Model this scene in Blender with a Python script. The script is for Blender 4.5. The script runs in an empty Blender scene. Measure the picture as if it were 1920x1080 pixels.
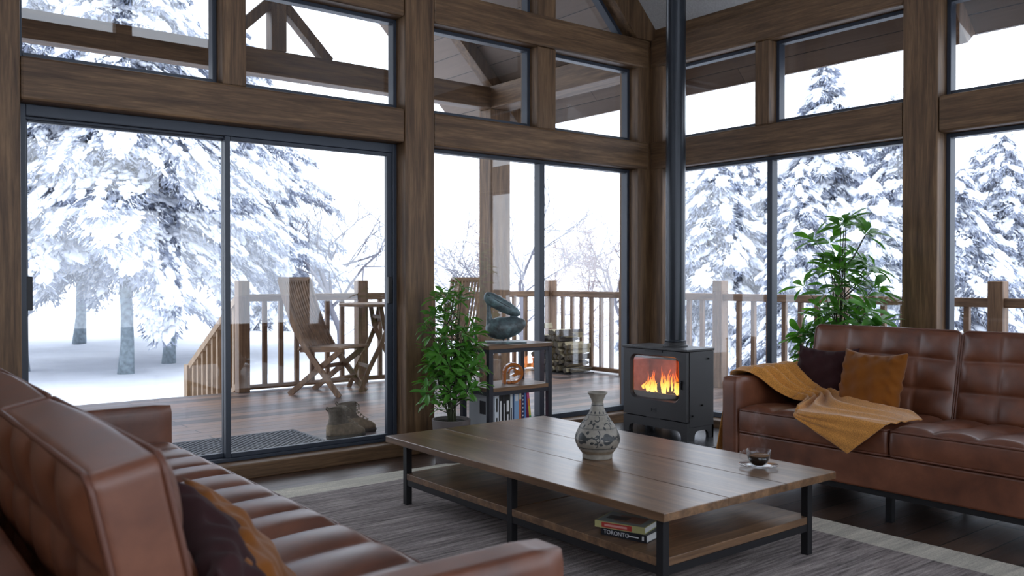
import bpy, bmesh, math, random
import numpy as np
from mathutils import Vector, Matrix, Euler
from math import sin, cos, pi, atan, atan2, sqrt, radians

# ------------------------------------------------------------------ camera, sky, exposure
sc = bpy.context.scene
col = sc.collection
YAW = atan2(2070.0, 1634.0)
cam_data = bpy.data.cameras.new('camera')
cam_data.sensor_width = 36.0
cam_data.lens = 36.0 * 1634.0 / 1920.0
cam = bpy.data.objects.new('camera', cam_data)
col.objects.link(cam)
cam.location = (0, 0, 1.2)
cam.rotation_euler = (pi / 2 - atan(18 / 1634.0), 0, YAW - pi / 2)
cam_data.dof.use_dof = True
cam_data.dof.focus_distance = 5.4
cam_data.dof.aperture_fstop = 4.2
cam_data.clip_end = 400
sc.camera = cam

world = bpy.data.worlds.new('overcast_sky')
sc.world = world
world.use_nodes = True
wn = world.node_tree
wn.nodes.clear()
w_out = wn.nodes.new('ShaderNodeOutputWorld')
w_bg = wn.nodes.new('ShaderNodeBackground')
w_tc = wn.nodes.new('ShaderNodeTexCoord')
w_dot = wn.nodes.new('ShaderNodeVectorMath'); w_dot.operation = 'DOT_PRODUCT'
w_dot.inputs[1].default_value = (-0.55, -0.70, 0.45)
w_mr = wn.nodes.new('ShaderNodeMapRange')
w_mr.inputs['From Min'].default_value = -0.1; w_mr.inputs['From Max'].default_value = 1.0
w_mr.inputs['To Min'].default_value = 3.1; w_mr.inputs['To Max'].default_value = 3.6
wn.links.new(w_tc.outputs['Generated'], w_dot.inputs[0])
wn.links.new(w_dot.outputs['Value'], w_mr.inputs['Value'])
wn.links.new(w_mr.outputs['Result'], w_bg.inputs['Strength'])
w_bg.inputs['Color'].default_value = (0.80, 0.88, 1.0, 1)
wn.links.new(w_bg.outputs[0], w_out.inputs[0])
sc.view_settings.view_transform = 'Standard'
sc.view_settings.look = 'None'
sc.view_settings.exposure = 0.0
sc.view_settings.gamma = 1.0
sc.cycles.max_bounces = 10
sc.cycles.transparent_max_bounces = 24
sc.cycles.diffuse_bounces = 8
sc.cycles.glossy_bounces = 4
sc.cycles.sample_clamp_indirect = 6.0
sc.cycles.caustics_reflective = False
sc.cycles.caustics_refractive = False

# ------------------------------------------------------------------ helpers
def lin(r, g, b):
    f = lambda c: (c / 255 / 12.92) if c / 255 <= 0.04045 else ((c / 255 + 0.055) / 1.055) ** 2.4
    return (f(r), f(g), f(b), 1)

class NT:
    def __init__(s, name):
        s.m = bpy.data.materials.new(name); s.m.use_nodes = True
        s.t = s.m.node_tree; s.t.nodes.clear()
        s.out = s.t.nodes.new('ShaderNodeOutputMaterial')
    def n(s, typ, **kw):
        nd = s.t.nodes.new(typ)
        for k, v in kw.items():
            if k.startswith('i_'):
                nd.inputs[k[2:].replace('_', ' ')].default_value = v
            else:
                setattr(nd, k, v)
        return nd
    def l(s, a, b): s.t.links.new(a, b)
    def bsdf(s, **kw):
        b = s.n('ShaderNodeBsdfPrincipled')
        for k, v in kw.items(): b.inputs[k].default_value = v
        s.l(b.outputs[0], s.out.inputs[0]); return b
    def coords(s, scale=(1, 1, 1), rot=(0, 0, 0), kind='Object'):
        tc = s.n('ShaderNodeTexCoord'); mp = s.n('ShaderNodeMapping')
        mp.inputs['Scale'].default_value = scale; mp.inputs['Rotation'].default_value = rot
        s.l(tc.outputs[kind], mp.inputs[0]); return mp.outputs[0]
    def noise(s, vec, scale, detail=5, rough=0.55, dist=0.0):
        nd = s.n('ShaderNodeTexNoise'); nd.inputs['Scale'].default_value = scale
        nd.inputs['Detail'].default_value = detail; nd.inputs['Roughness'].default_value = rough
        nd.inputs['Distortion'].default_value = dist
        if vec is not None: s.l(vec, nd.inputs['Vector'])
        return nd.outputs['Fac']
    def ramp(s, fac, stops):
        r = s.n('ShaderNodeValToRGB'); e = r.color_ramp.elements
        while len(e) < len(stops): e.new(0.5)
        for el, (p, c) in zip(e, stops): el.position = p; el.color = c
        s.l(fac, r.inputs[0]); return r.outputs[0]
    def mix(s, a, b, fac, mode='MIX'):
        m = s.n('ShaderNodeMix', data_type='RGBA', blend_type=mode)
        for sock, v in ((m.inputs['Factor'], fac), (m.inputs[6], a), (m.inputs[7], b)):
            if hasattr(v, 'links'): s.l(v, sock)
            else: sock.default_value = v
        return m.outputs[2]
    def bump(s, h, b, strength=0.2, dist=0.01):
        bp = s.n('ShaderNodeBump'); bp.inputs['Strength'].default_value = strength
        bp.inputs['Distance'].default_value = dist
        s.l(h, bp.inputs['Height']); s.l(bp.outputs[0], b.inputs['Normal'])

def wood(name, dark, light, axis, rough=0.5, stretch=1.0, spec=0.35):
    t = NT(name)
    sc_ = [14 * stretch] * 3; sc_['xyz'.index(axis)] = 0.9 * stretch
    v = t.coords(tuple(sc_))
    a = t.noise(v, 1.6, 6, 0.62, 0.5)
    v2 = t.coords(tuple(c * 3.2 for c in sc_))
    b = t.noise(v2, 2.2, 4, 0.6)
    mid = tuple((dark[i] * 0.55 + light[i] * 0.45) for i in range(3)) + (1,)
    c1 = t.ramp(a, [(0.32, dark), (0.52, mid), (0.72, light)])
    c2 = t.ramp(b, [(0.35, (0.62, 0.62, 0.62, 1)), (0.65, (1.12, 1.1, 1.06, 1))])
    c = t.mix(c1, c2, 0.75, 'MULTIPLY')
    p = t.bsdf(Roughness=rough); p.inputs['Specular IOR Level'].default_value = spec
    t.l(c, p.inputs['Base Color']); t.bump(b, p, 0.12, 0.004)
    return t.m

def plain(name, c, rough=0.5, metal=0.0, spec=0.5, nscale=0, namt=0.15, bump=0.0):
    t = NT(name); p = t.bsdf(Roughness=rough, Metallic=metal)
    p.inputs['Specular IOR Level'].default_value = spec
    if nscale:
        f = t.noise(t.coords(), nscale, 5)
        d = tuple(x * (1 - namt) for x in c[:3]) + (1,); u = tuple(min(1, x * (1 + namt)) for x in c[:3]) + (1,)
        t.l(t.ramp(f, [(0.3, d), (0.7, u)]), p.inputs['Base Color'])
        if bump: t.bump(f, p, bump, 0.005)
    else:
        p.inputs['Base Color'].default_value = c
    return t.m

def planks(name, cols, bw, bh, rough, gap=0.004, gapcol=(0.01, 0.008, 0.007, 1), ofs=0.37, bumpy=0.3, turn=0.0, kp=0.30, kg=0.55, kb=0.30):
    t = NT(name)
    v = t.coords((1, 1, 1), (0, 0, turn))
    b = t.n('ShaderNodeTexBrick'); b.offset = ofs; b.offset_frequency = 2; b.squash = 1
    b.inputs['Scale'].default_value = 1; b.inputs['Brick Width'].default_value = bw; b.inputs['Row Height'].default_value = bh
    b.inputs['Mortar Size'].default_value = gap; b.inputs['Mortar Smooth'].default_value = 0.3
    b.inputs['Color1'].default_value = (0, 0, 0, 1); b.inputs['Color2'].default_value = (1, 1, 1, 1); b.inputs['Mortar'].default_value = (0.5, 0.5, 0.5, 1)
    t.l(v, b.inputs['Vector'])
    ga, gb = ((1.2, 26, 26), (2.2, 9, 9)) if not turn else ((26, 1.2, 26), (9, 2.2, 9))
    g = t.noise(t.coords(ga), 1.5, 7, 0.68, 0.6)
    g2 = t.noise(t.coords(gb), 0.8, 4, 0.6, 0.3)
    add = t.n('ShaderNodeMath', operation='MULTIPLY_ADD'); add.inputs[1].default_value = kp
    t.l(b.outputs['Color'], add.inputs[0]); 
    m2 = t.n('ShaderNodeMath', operation='MULTIPLY_ADD'); m2.inputs[1].default_value = kg; m2.inputs[2].default_value = -0.02 - (kp + kg + kb - 1.15) * 0.5
    t.l(g, m2.inputs[0])
    m3 = t.n('ShaderNodeMath', operation='MULTIPLY_ADD'); m3.inputs[1].default_value = kb
    t.l(g2, m3.inputs[0]); t.l(m2.outputs[0], m3.inputs[2]); t.l(m3.outputs[0], add.inputs[2])
    c = t.ramp(add.outputs[0], cols)
    c = t.mix(c, gapcol, b.outputs['Fac'])
    p = t.bsdf(Roughness=rough); t.l(c, p.inputs['Base Color'])
    hm = t.n('ShaderNodeMath', operation='MULTIPLY_ADD'); hm.inputs[1].default_value = -1.5
    t.l(b.outputs['Fac'], hm.inputs[0]); t.l(g, hm.inputs[2])
    t.bump(hm.outputs[0], p, bumpy, 0.004)
    rr = t.n('ShaderNodeMapRange'); rr.inputs['To Min'].default_value = rough - 0.12; rr.inputs['To Max'].default_value = rough + 0.15
    t.l(g, rr.inputs[0]); t.l(rr.outputs[0], p.inputs['Roughness'])
    return t.m

def glass_mat(name, tint=(1, 1, 1, 1), rough=0.0, f0=0.065):
    """thin glazing: clear transmission plus a mirror reflection that grows towards grazing angles"""
    t = NT(name)
    tr = t.n('ShaderNodeBsdfTransparent'); tr.inputs[0].default_value = tint
    gl = t.n('ShaderNodeBsdfGlossy'); gl.inputs['Roughness'].default_value = rough
    ge = t.n('ShaderNodeNewGeometry'); d = t.n('ShaderNodeVectorMath', operation='DOT_PRODUCT')
    t.l(ge.outputs['Normal'], d.inputs[0]); t.l(ge.outputs['Incoming'], d.inputs[1])
    ab = t.n('ShaderNodeMath', operation='ABSOLUTE'); t.l(d.outputs['Value'], ab.inputs[0])
    om_ = t.n('ShaderNodeMath', operation='SUBTRACT', use_clamp=True); om_.inputs[0].default_value = 1.0; t.l(ab.outputs[0], om_.inputs[1])
    pw = t.n('ShaderNodeMath', operation='POWER'); pw.inputs[1].default_value = 5.0; t.l(om_.outputs[0], pw.inputs[0])
    ma = t.n('ShaderNodeMath', operation='MULTIPLY_ADD'); ma.inputs[1].default_value = 1 - f0; ma.inputs[2].default_value = f0; t.l(pw.outputs[0], ma.inputs[0])
    mx = t.n('ShaderNodeMixShader')
    t.l(ma.outputs[0], mx.inputs[0]); t.l(tr.outputs[0], mx.inputs[1]); t.l(gl.outputs[0], mx.inputs[2])
    t.l(mx.outputs[0], t.out.inputs[0]); return t.m

class MB:
    """collects faces, then links them as one mesh object"""
    def __init__(s): s.v = []; s.f = []; s.mi = []; s.cur = 0
    def add(s, vs, fs, m=None):
        b = len(s.v); s.v.extend([tuple(float(c) for c in x) for x in vs]); s.f.extend([tuple(b + i for i in f) for f in fs])
        s.mi.extend([s.cur if m is None else m] * len(fs)); return s
    def box(s, x0, y0, z0, x1, y1, z1, m=None):
        if x0 > x1: x0, x1 = x1, x0
        if y0 > y1: y0, y1 = y1, y0
        if z0 > z1: z0, z1 = z1, z0
        return s.add([(x0, y0, z0), (x1, y0, z0), (x1, y1, z0), (x0, y1, z0), (x0, y0, z1), (x1, y0, z1), (x1, y1, z1), (x0, y1, z1)],
                     [(3, 2, 1, 0), (4, 5, 6, 7), (0, 1, 5, 4), (1, 2, 6, 5), (2, 3, 7, 6), (3, 0, 4, 7)], m)
    def obox(s, c, size, rot=(0, 0, 0), m=None):
        R = Euler(rot).to_matrix(); c = Vector(c); a, b, d = (k / 2 for k in size)
        vs = [c + R @ Vector(p) for p in [(-a, -b, -d), (a, -b, -d), (a, b, -d), (-a, b, -d), (-a, -b, d), (a, -b, d), (a, b, d), (-a, b, d)]]
        return s.add(vs, [(3, 2, 1, 0), (4, 5, 6, 7), (0, 1, 5, 4), (1, 2, 6, 5), (2, 3, 7, 6), (3, 0, 4, 7)], m)
    def bar(s, p, q, w, h, side=(0, 1, 0), m=None):
        """rectangular bar from p to q; w along 'side', h across"""
        p = Vector(p); q = Vector(q); d = (q - p).normalized(); u = Vector(side); u = (u - d * u.dot(d)).normalized(); n = d.cross(u)
        vs = [e + u * (a * w / 2) + n * (b * h / 2) for e in (p, q) for a, b in ((-1, -1), (1, -1), (1, 1), (-1, 1))]
        return s.add(vs, [(3, 2, 1, 0), (4, 5, 6, 7), (0, 1, 5, 4), (1, 2, 6, 5), (2, 3, 7, 6), (3, 0, 4, 7)], m)
    def strip(s, pts, w, h, side=(0, 1, 0), m=None):
        """bar swept along a polyline"""
        P = [Vector(p) for p in pts]; vs = []; n = len(P)
        for i, p in enumerate(P):
            d = (P[min(i + 1, n - 1)] - P[max(i - 1, 0)]).normalized(); u = Vector(side); u = (u - d * u.dot(d)).normalized(); k = d.cross(u)
            vs += [p + u * (a * w / 2) + k * (b * h / 2) for a, b in ((-1, -1), (1, -1), (1, 1), (-1, 1))]
        fs = [(3, 2, 1, 0), tuple(4 * (n - 1) + i for i in range(4))]
        for i in range(n - 1):
            for j in range(4):
                k = (j + 1) % 4; fs.append((4 * i + j, 4 * i + k, 4 * i + 4 + k, 4 * i + 4 + j))
        return s.add(vs, fs, m)
    def tube(s, pts, r, seg=8, cap=True, closed=False, m=None):
        P = [Vector(p) for p in pts]; n = len(P); R = r if hasattr(r, '__len__') else [r] * n; vs = []; fs = []
        ref = Vector((0, 0, 1)); u = None
        for i, p in enumerate(P):
            if closed: d = (P[(i + 1) % n] - P[i - 1]).normalized()
            else: d = (P[min(i + 1, n - 1)] - P[max(i - 1, 0)]).normalized()
            if u is None:
                u = d.orthogonal().normalized()
            else:
                u = u - d * u.dot(d); u = u.normalized() if u.length > 1e-6 else d.orthogonal().normalized()
            w = d.cross(u)
            vs += [p + u * (R[i] * cos(2 * pi * j / seg)) + w * (R[i] * sin(2 * pi * j / seg)) for j in range(seg)]
        for i in range(n if closed else n - 1):
            a = i * seg; b = ((i + 1) % n) * seg
            for j in range(seg):
                k = (j + 1) % seg; fs.append((a + j, a + k, b + k, b + j))
        if cap and not closed:
            fs.append(tuple(reversed(range(seg)))); fs.append(tuple((n - 1) * seg + j for j in range(seg)))
        return s.add(vs, fs, m)
    def lathe(s, prof, seg=32, c=(0, 0, 0), m=None):
        vs = []; fs = []; n = len(prof)
        for r, z in prof:
            vs += [(c[0] + r * cos(2 * pi * j / seg), c[1] + r * sin(2 * pi * j / seg), c[2] + z) for j in range(seg)]
        for i in range(n - 1):
            for j in range(seg):
                k = (j + 1) % seg; fs.append((i * seg + j, i * seg + k, (i + 1) * seg + k, (i + 1) * seg + j))
        return s.add(vs, fs, m)
    def disc(s, r, z, seg=32, c=(0, 0), m=None):
        return s.add([(c[0] + r * cos(2 * pi * j / seg), c[1] + r * sin(2 * pi * j / seg), z) for j in range(seg)], [tuple(range(seg))], m)
    def prism(s, poly, y0, y1, plane='xz', m=None):
        """extrude a polygon given in a plane along the remaining axis"""
        f = {'xz': lambda a, b, t: (a, t, b), 'yz': lambda a, b, t: (t, a, b), 'xy': lambda a, b, t: (a, b, t)}[plane]
        n = len(poly); vs = [f(a, b, y0) for a, b in poly] + [f(a, b, y1) for a, b in poly]
        fs = [tuple(reversed(range(n))), tuple(range(n, 2 * n))] + [(i, (i + 1) % n, n + (i + 1) % n, n + i) for i in range(n)]
        return s.add(vs, fs, m)
    def sphere(s, c, r, seg=16, rings=10, m=None):
        rx, ry, rz = r if hasattr(r, '__len__') else (r, r, r); vs = [(c[0], c[1], c[2] - rz)]; fs = []
        for i in range(1, rings):
            a = -pi / 2 + pi * i / rings
            vs += [(c[0] + rx * cos(a) * cos(2 * pi * j / seg), c[1] + ry * cos(a) * sin(2 * pi * j / seg), c[2] + rz * sin(a)) for j in range(seg)]
        vs.append((c[0], c[1], c[2] + rz)); t = len(vs) - 1
        for j in range(seg):
            k = (j + 1) % seg; fs.append((0, 1 + k, 1 + j)); fs.append((t, 1 + (rings - 2) * seg + j, 1 + (rings - 2) * seg + k))
            for i in range(rings - 2): fs.append((1 + i * seg + j, 1 + i * seg + k, 1 + (i + 1) * seg + k, 1 + (i + 1) * seg + j))
        return s.add(vs, fs, m)
    def grid(s, fn, nu, nv, m=None):
        vs = [fn(i / nu, j / nv) for i in range(nu + 1) for j in range(nv + 1)]; w = nv + 1
        return s.add(vs, [(i * w + j, (i + 1) * w + j, (i + 1) * w + j + 1, i * w + j + 1) for i in range(nu) for j in range(nv)], m)
    def build(s, name, mats, parent=None, smooth=False, bevel=0, fix=True, seg=2):
        me = bpy.data.meshes.new(name); me.from_pydata(s.v, [], s.f)
        mats = mats if isinstance(mats, (list, tuple)) else [mats]
        for m in mats: me.materials.append(m)
        if len(mats) > 1: me.polygons.foreach_set('material_index', s.mi)
        if fix:
            bm = bmesh.new(); bm.from_mesh(me); bmesh.ops.recalc_face_normals(bm, faces=bm.faces); bm.to_mesh(me); bm.free()
        if smooth: me.polygons.foreach_set('use_smooth', [True] * len(me.polygons))
        me.update()
        o = bpy.data.objects.new(name, me); col.objects.link(o)
        if parent is not None: o.parent = parent
        if bevel:
            b = o.modifiers.new('edge', 'BEVEL'); b.width = bevel; b.segments = seg; b.limit_method = 'ANGLE'; b.angle_limit = radians(40)
        return o

def np_mesh(name, verts, faces, mat, parent=None, smooth=False):
    """verts (n,3) and faces (m,k) arrays to one mesh object"""
    me = bpy.data.meshes.new(name); n = len(verts); m, k = faces.shape
    me.vertices.add(n); me.vertices.foreach_set('co', np.asarray(verts, np.float32).ravel())
    me.loops.add(m * k); me.loops.foreach_set('vertex_index', faces.astype(np.int32).ravel())
    me.polygons.add(m); me.polygons.foreach_set('loop_start', np.arange(0, m * k, k, dtype=np.int32))
    me.materials.append(mat); me.update(calc_edges=True); me.validate()
    if smooth: me.polygons.foreach_set('use_smooth', [True] * len(me.polygons))
    o = bpy.data.objects.new(name, me); col.objects.link(o)
    if parent is not None: o.parent = parent
    return o

def tag(o, label=None, cat=None, group=None, kind=None):
    if label: o['label'] = label
    if cat: o['category'] = cat
    if group: o['group'] = group
    if kind: o['kind'] = kind
    return o

def thing(name, label=None, cat=None, loc=(0, 0, 0), rz=0.0, group=None, kind=None, rot=None):
    o = bpy.data.objects.new(name, None); col.objects.link(o); o.empty_display_size = 0.05
    o.location = loc; o.rotation_euler = rot if rot else (0, 0, rz)
    return tag(o, label, cat, group, kind)

def copy_tree(o, parent=None, loc=None, rz=None, label=None, scale=None):
    c = o.copy(); col.objects.link(c); c.parent = parent
    if loc is not None: c.location = loc
    if rz is not None: c.rotation_euler = (0, 0, rz)
    if label: c['label'] = label
    if scale: c.scale = (scale,) * 3 if not hasattr(scale, '__len__') else scale
    for ch in o.children: copy_tree(ch, c)
    return c

def text_mesh(name, body, size, mat, parent, loc, rot, extrude=0.0004):
    cu = bpy.data.curves.new(name, 'FONT'); cu.body = body; cu.size = size; cu.extrude = extrude; cu.align_x = 'CENTER'; cu.align_y = 'CENTER'
    tmp = bpy.data.objects.new(name + '_tmp', cu); col.objects.link(tmp)
    dg = bpy.context.evaluated_depsgraph_get()
    me = bpy.data.meshes.new_from_object(tmp.evaluated_get(dg)); me.materials.clear(); me.materials.append(mat)
    bpy.data.objects.remove(tmp); bpy.data.curves.remove(cu)
    o = bpy.data.objects.new(name, me); col.objects.link(o); o.parent = parent; o.location = loc; o.rotation_euler = rot
    return o

# ------------------------------------------------------------------ materials
M = {}
BD, BL = (0.078, 0.042, 0.022, 1), (0.250, 0.146, 0.074, 1)
for ax in 'xyz': M['beam_' + ax] = wood('walnut_beam_' + ax, BD, BL, ax, 0.5)
OD, OL = (0.11, 0.062, 0.036, 1), (0.30, 0.180, 0.105, 1)
for ax in 'xyz': M['rail_' + ax] = wood('deck_timber_' + ax, OD, OL, ax, 0.55)
M['stair_wood'] = wood('pale_stair_timber', (0.26, 0.17, 0.10, 1), (0.46, 0.33, 0.22, 1), 'z', 0.6)
M['soffit'] = planks('soffit_boards', [(0.2, (0.085, 0.056, 0.040, 1)), (0.5, (0.15, 0.105, 0.078, 1)), (0.8, (0.21, 0.155, 0.12, 1))], 4.5, 0.16, 0.55, 0.003, turn=pi / 2)
M['floor'] = planks('dark_floor_planks', [(0.25, (0.022, 0.013, 0.010, 1)), (0.5, (0.062, 0.036, 0.026, 1)), (0.78, (0.13, 0.078, 0.055, 1))], 1.7, 0.17, 0.34, 0.005, kp=0.40, kg=0.55, kb=0.60)
M['deck'] = planks('weathered_deck_planks', [(0.25, (0.020, 0.016, 0.016, 1)), (0.42, (0.068, 0.052, 0.049, 1)), (0.58, (0.150, 0.118, 0.112, 1)), (0.78, (0.27, 0.155, 0.105, 1))], 2.1, 0.145, 0.32, 0.006, kp=0.45, kg=0.55, kb=0.75)
M['plaster'] = plain('grey_plaster', (0.62, 0.62, 0.62, 1), 0.9, nscale=90, namt=0.12, bump=0.3)
M['frame'] = plain('slate_blue_aluminium', lin(50, 57, 69), 0.42, 0.0, 0.5)
M['black'] = plain('black_metal', (0.012, 0.012, 0.014, 1), 0.45, 0.2, 0.5)
M['steel'] = plain('dark_steel_frame', lin(48, 50, 58), 0.45, 0.3)
M['flue'] = plain('satin_flue_enamel', (0.018, 0.023, 0.032, 1), 0.30, 0.3, 0.6)
M['stove'] = plain('charcoal_cast_iron', (0.042, 0.041, 0.043, 1), 0.48, 0.25, 0.5, nscale=300, namt=0.06)
M['glass'] = glass_mat('window_glass')
M['clear'] = glass_mat('thin_clear_glass', (0.96, 0.97, 0.98, 1), 0.04, 0.04)
M['snow'] = plain('fresh_snow', (0.90, 0.92, 0.96, 1), 0.8, 0, 0.2)
M['ground'] = plain('snowy_ground', (0.88, 0.90, 0.94, 1), 0.85, 0, 0.2, nscale=1.2, namt=0.06, bump=0.4)
M['needle'] = plain('hazy_frosted_needles', (0.31, 0.34, 0.42, 1), 0.8, 0, 0.2, nscale=2.5, namt=0.35)  # frost colour, lightened blue-grey to stand in for haze
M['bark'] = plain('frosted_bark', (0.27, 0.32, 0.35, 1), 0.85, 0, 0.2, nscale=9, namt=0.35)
M['twig'] = plain('hazy_frosted_twigs', (0.20, 0.195, 0.225, 1), 0.85, 0, 0.2)  # frosted twigs, with the paleness of fog put into the colour
M['rtwig'] = plain('hazy_russet_frosted_twigs', (0.36, 0.30, 0.30, 1), 0.85, 0, 0.2)  # russet frost tone, paled in the colour as if through mist
def leather(name, k=1.0):
    t = NT(name); v = t.coords()
    a = t.noise(v, 5.5, 6, 0.6, 0.3); b = t.noise(v, 260, 3, 0.5)
    c = t.ramp(a, [(0.28, (0.078 * k, 0.022 * k, 0.0095 * k, 1)), (0.52, (0.155 * k, 0.047 * k, 0.0195 * k, 1)), (0.76, (0.240 * k, 0.082 * k, 0.038 * k, 1))])
    p = t.bsdf(Roughness=0.40); p.inputs['Specular IOR Level'].default_value = 0.6
    p.inputs['Coat Weight'].default_value = 0.28; p.inputs['Coat Roughness'].default_value = 0.30
    t.l(c, p.inputs['Base Color']); t.bump(b, p, 0.10, 0.002)
    rr = t.n('ShaderNodeMapRange'); rr.inputs['To Min'].default_value = 0.34; rr.inputs['To Max'].default_value = 0.56
    t.l(a, rr.inputs[0]); t.l(rr.outputs[0], p.inputs['Roughness']); return t.m
M['leather'] = leather('cognac_leather', 0.88)
M['piping'] = plain('leather_piping', (0.12, 0.042, 0.024, 1), 0.45)
def cloth(name, c, wscale=240, amt=0.3, sheen=0.3):
    t = NT(name); v = t.coords()
    f = t.noise(v, wscale, 2); g = t.noise(v, 7, 4)
    d = tuple(x * (1 - amt) for x in c[:3]) + (1,); u = tuple(x * (1 + amt) for x in c[:3]) + (1,)
    cc = t.mix(t.ramp(f, [(0.3, d), (0.7, u)]), t.ramp(g, [(0.3, (0.8, 0.8, 0.8, 1)), (0.7, (1.1, 1.1, 1.1, 1))]), 0.8, 'MULTIPLY')
    p = t.bsdf(Roughness=0.9); p.inputs['Specular IOR Level'].default_value = 0.15
    p.inputs['Sheen Weight'].default_value = sheen
    t.l(cc, p.inputs['Base Color']); t.bump(f, p, 0.25, 0.002); return t.m
M['mustard'] = cloth('mustard_knit', (0.52, 0.225, 0.048, 1), 300, 0.45)
M['rust'] = cloth('burnt_orange_velvet', (0.19, 0.060, 0.006, 1), 500, 0.12, 0.15)
M['plum'] = cloth('dark_plum_velvet', (0.034, 0.012, 0.013, 1), 500, 0.12, 0.03)
def rugmat(name, d, u, st):
    t = NT(name)
    f = t.noise(t.coords((3, 46, 40)), 1.3, 5, 0.7, 0.2); g = t.noise(t.coords((1.6, 10, 10)), 1.0, 4); h = t.noise(t.coords(), 240, 2)
    c = t.mix(t.ramp(f, [(0.30, d), (0.72, u)]), t.ramp(g, [(0.3, (0.72, 0.72, 0.72, 1)), (0.7, (1.18, 1.16, 1.14, 1))]), 0.8, 'MULTIPLY')
    c = t.mix(c, t.ramp(h, [(0.3, (0.6, 0.6, 0.6, 1)), (0.7, (1.3, 1.3, 1.3, 1))]), 0.6, 'MULTIPLY')
    p = t.bsdf(Roughness=0.95); p.inputs['Specular IOR Level'].default_value = 0.1
    t.l(c, p.inputs['Base Color']); t.bump(h, p, 0.8, 0.006); return t.m
M['rug'] = rugmat('grey_wool_weave', (0.095, 0.082, 0.084, 1), (0.56, 0.49, 0.47, 1), 1)
M['rug_border'] = rugmat('cream_wool_weave', (0.50, 0.47, 0.41, 1), (0.76, 0.72, 0.62, 1), 1)
TD, TL = (0.085, 0.043, 0.021, 1), (0.30, 0.170, 0.088, 1)
M['table_x'] = wood('oak_table_x', TD, TL, 'x', 0.42, 0.8, 0.6); M['table_y'] = wood('oak_table_y', TD, TL, 'y', 0.30, 0.8, 0.8)
def granite():
    t = NT('black_granite'); v = t.coords(); f = t.noise(v, 160, 3, 0.7)
    p = t.bsdf(Roughness=0.24); t.l(t.ramp(f, [(0.5, (0.012, 0.012, 0.014, 1)), (0.60, (0.07, 0.07, 0.075, 1)), (0.72, (0.35, 0.36, 0.38, 1))]), p.inputs['Base Color']); return t.m
M['granite'] = granite()
def patina():
    t = NT('verdigris_bronze'); v = t.coords(); a = t.noise(v, 11, 6, 0.68, 0.4)
    c = t.ramp(a, [(0.32, (0.040, 0.036, 0.034, 1)), (0.50, (0.105, 0.14, 0.15, 1)), (0.68, (0.20, 0.31, 0.32, 1))])
    p = t.bsdf(Roughness=0.42, Metallic=0.25); t.l(c, p.inputs['Base Color']); t.bump(a, p, 0.15, 0.004); return t.m
M['patina'] = patina()
def leafmat(name, c1, c2):
    t = NT(name); oi = t.noise(t.coords(), 9, 2)
    c = t.ramp(oi, [(0.3, c1), (0.7, c2)])
    p = t.bsdf(Roughness=0.35); t.l(c, p.inputs['Base Color'])
    tr = t.n('ShaderNodeBsdfTranslucent'); t.l(t.mix(c, (1.5, 1.7, 0.5, 1), 1.0, 'MULTIPLY'), tr.inputs[0])
    mx = t.n('ShaderNodeMixShader'); mx.inputs[0].default_value = 0.35
    t.l(p.outputs[0], mx.inputs[1]); t.l(tr.outputs[0], mx.inputs[2]); t.l(mx.outputs[0], t.out.inputs[0]); return t.m
M['leaf'] = leafmat('glossy_green_leaf', (0.045, 0.150, 0.028, 1), (0.13, 0.33, 0.055, 1))
M['stem'] = plain('green_brown_stem', (0.05, 0.055, 0.025, 1), 0.7)
M['pot'] = plain('taupe_ceramic_pot', (0.12, 0.10, 0.095, 1), 0.55)
M['soil'] = plain('dark_soil', (0.03, 0.024, 0.02, 1), 0.95, nscale=120, namt=0.6, bump=0.8)
def emat(name, stops, strength, axis='Z', lo=0.0, hi=1.0):
    t = NT(name); tc = t.n('ShaderNodeTexCoord'); sx = t.n('ShaderNodeSeparateXYZ'); t.l(tc.outputs['Generated'], sx.inputs[0])
    e = t.n('ShaderNodeEmission'); e.inputs['Strength'].default_value = strength
    n_ = t.noise(t.coords((60, 60, 22)), 1.0, 3)
    ad = t.n('ShaderNodeMath', operation='MULTIPLY_ADD'); ad.inputs[1].default_value = 0.45; ad.inputs[2].default_value = -0.2; t.l(n_, ad.inputs[0])
    a2 = t.n('ShaderNodeMath', operation='ADD'); t.l(ad.outputs[0], a2.inputs[0]); t.l(sx.outputs[axis], a2.inputs[1])
    t.l(t.ramp(a2.outputs[0], stops), e.inputs[0]); t.l(e.outputs[0], t.out.inputs[0]); return t.m

# ------------------------------------------------------------------ setting: floor, ground, walls, roof
tag(MB().box(-2.8, -1.9, -0.12, 5.70, 5.29, 0.0).build('floor', M['floor']), kind='structure')
g = MB()
rng = random.Random(4)
def gz(u, v):
    x = -110 + 260 * u; y = -90 + 250 * v
    return (x, y, -0.95 + 0.10 * sin(x * 0.31 + 1) * cos(y * 0.27) + 0.06 * sin(x * 0.9) * sin(y * 0.8 + 2))
g.grid(gz, 130, 130)
tag(g.build('snow_ground', M['ground'], smooth=True), kind='structure')

def beam(name, x0, y0, z0, x1, y1, z1, ax, parent, bev=0.008, mats='beam_'):
    return MB().box(x0, y0, z0, x1, y1, z1).build(name, M[mats + ax], parent, bevel=bev)

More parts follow.
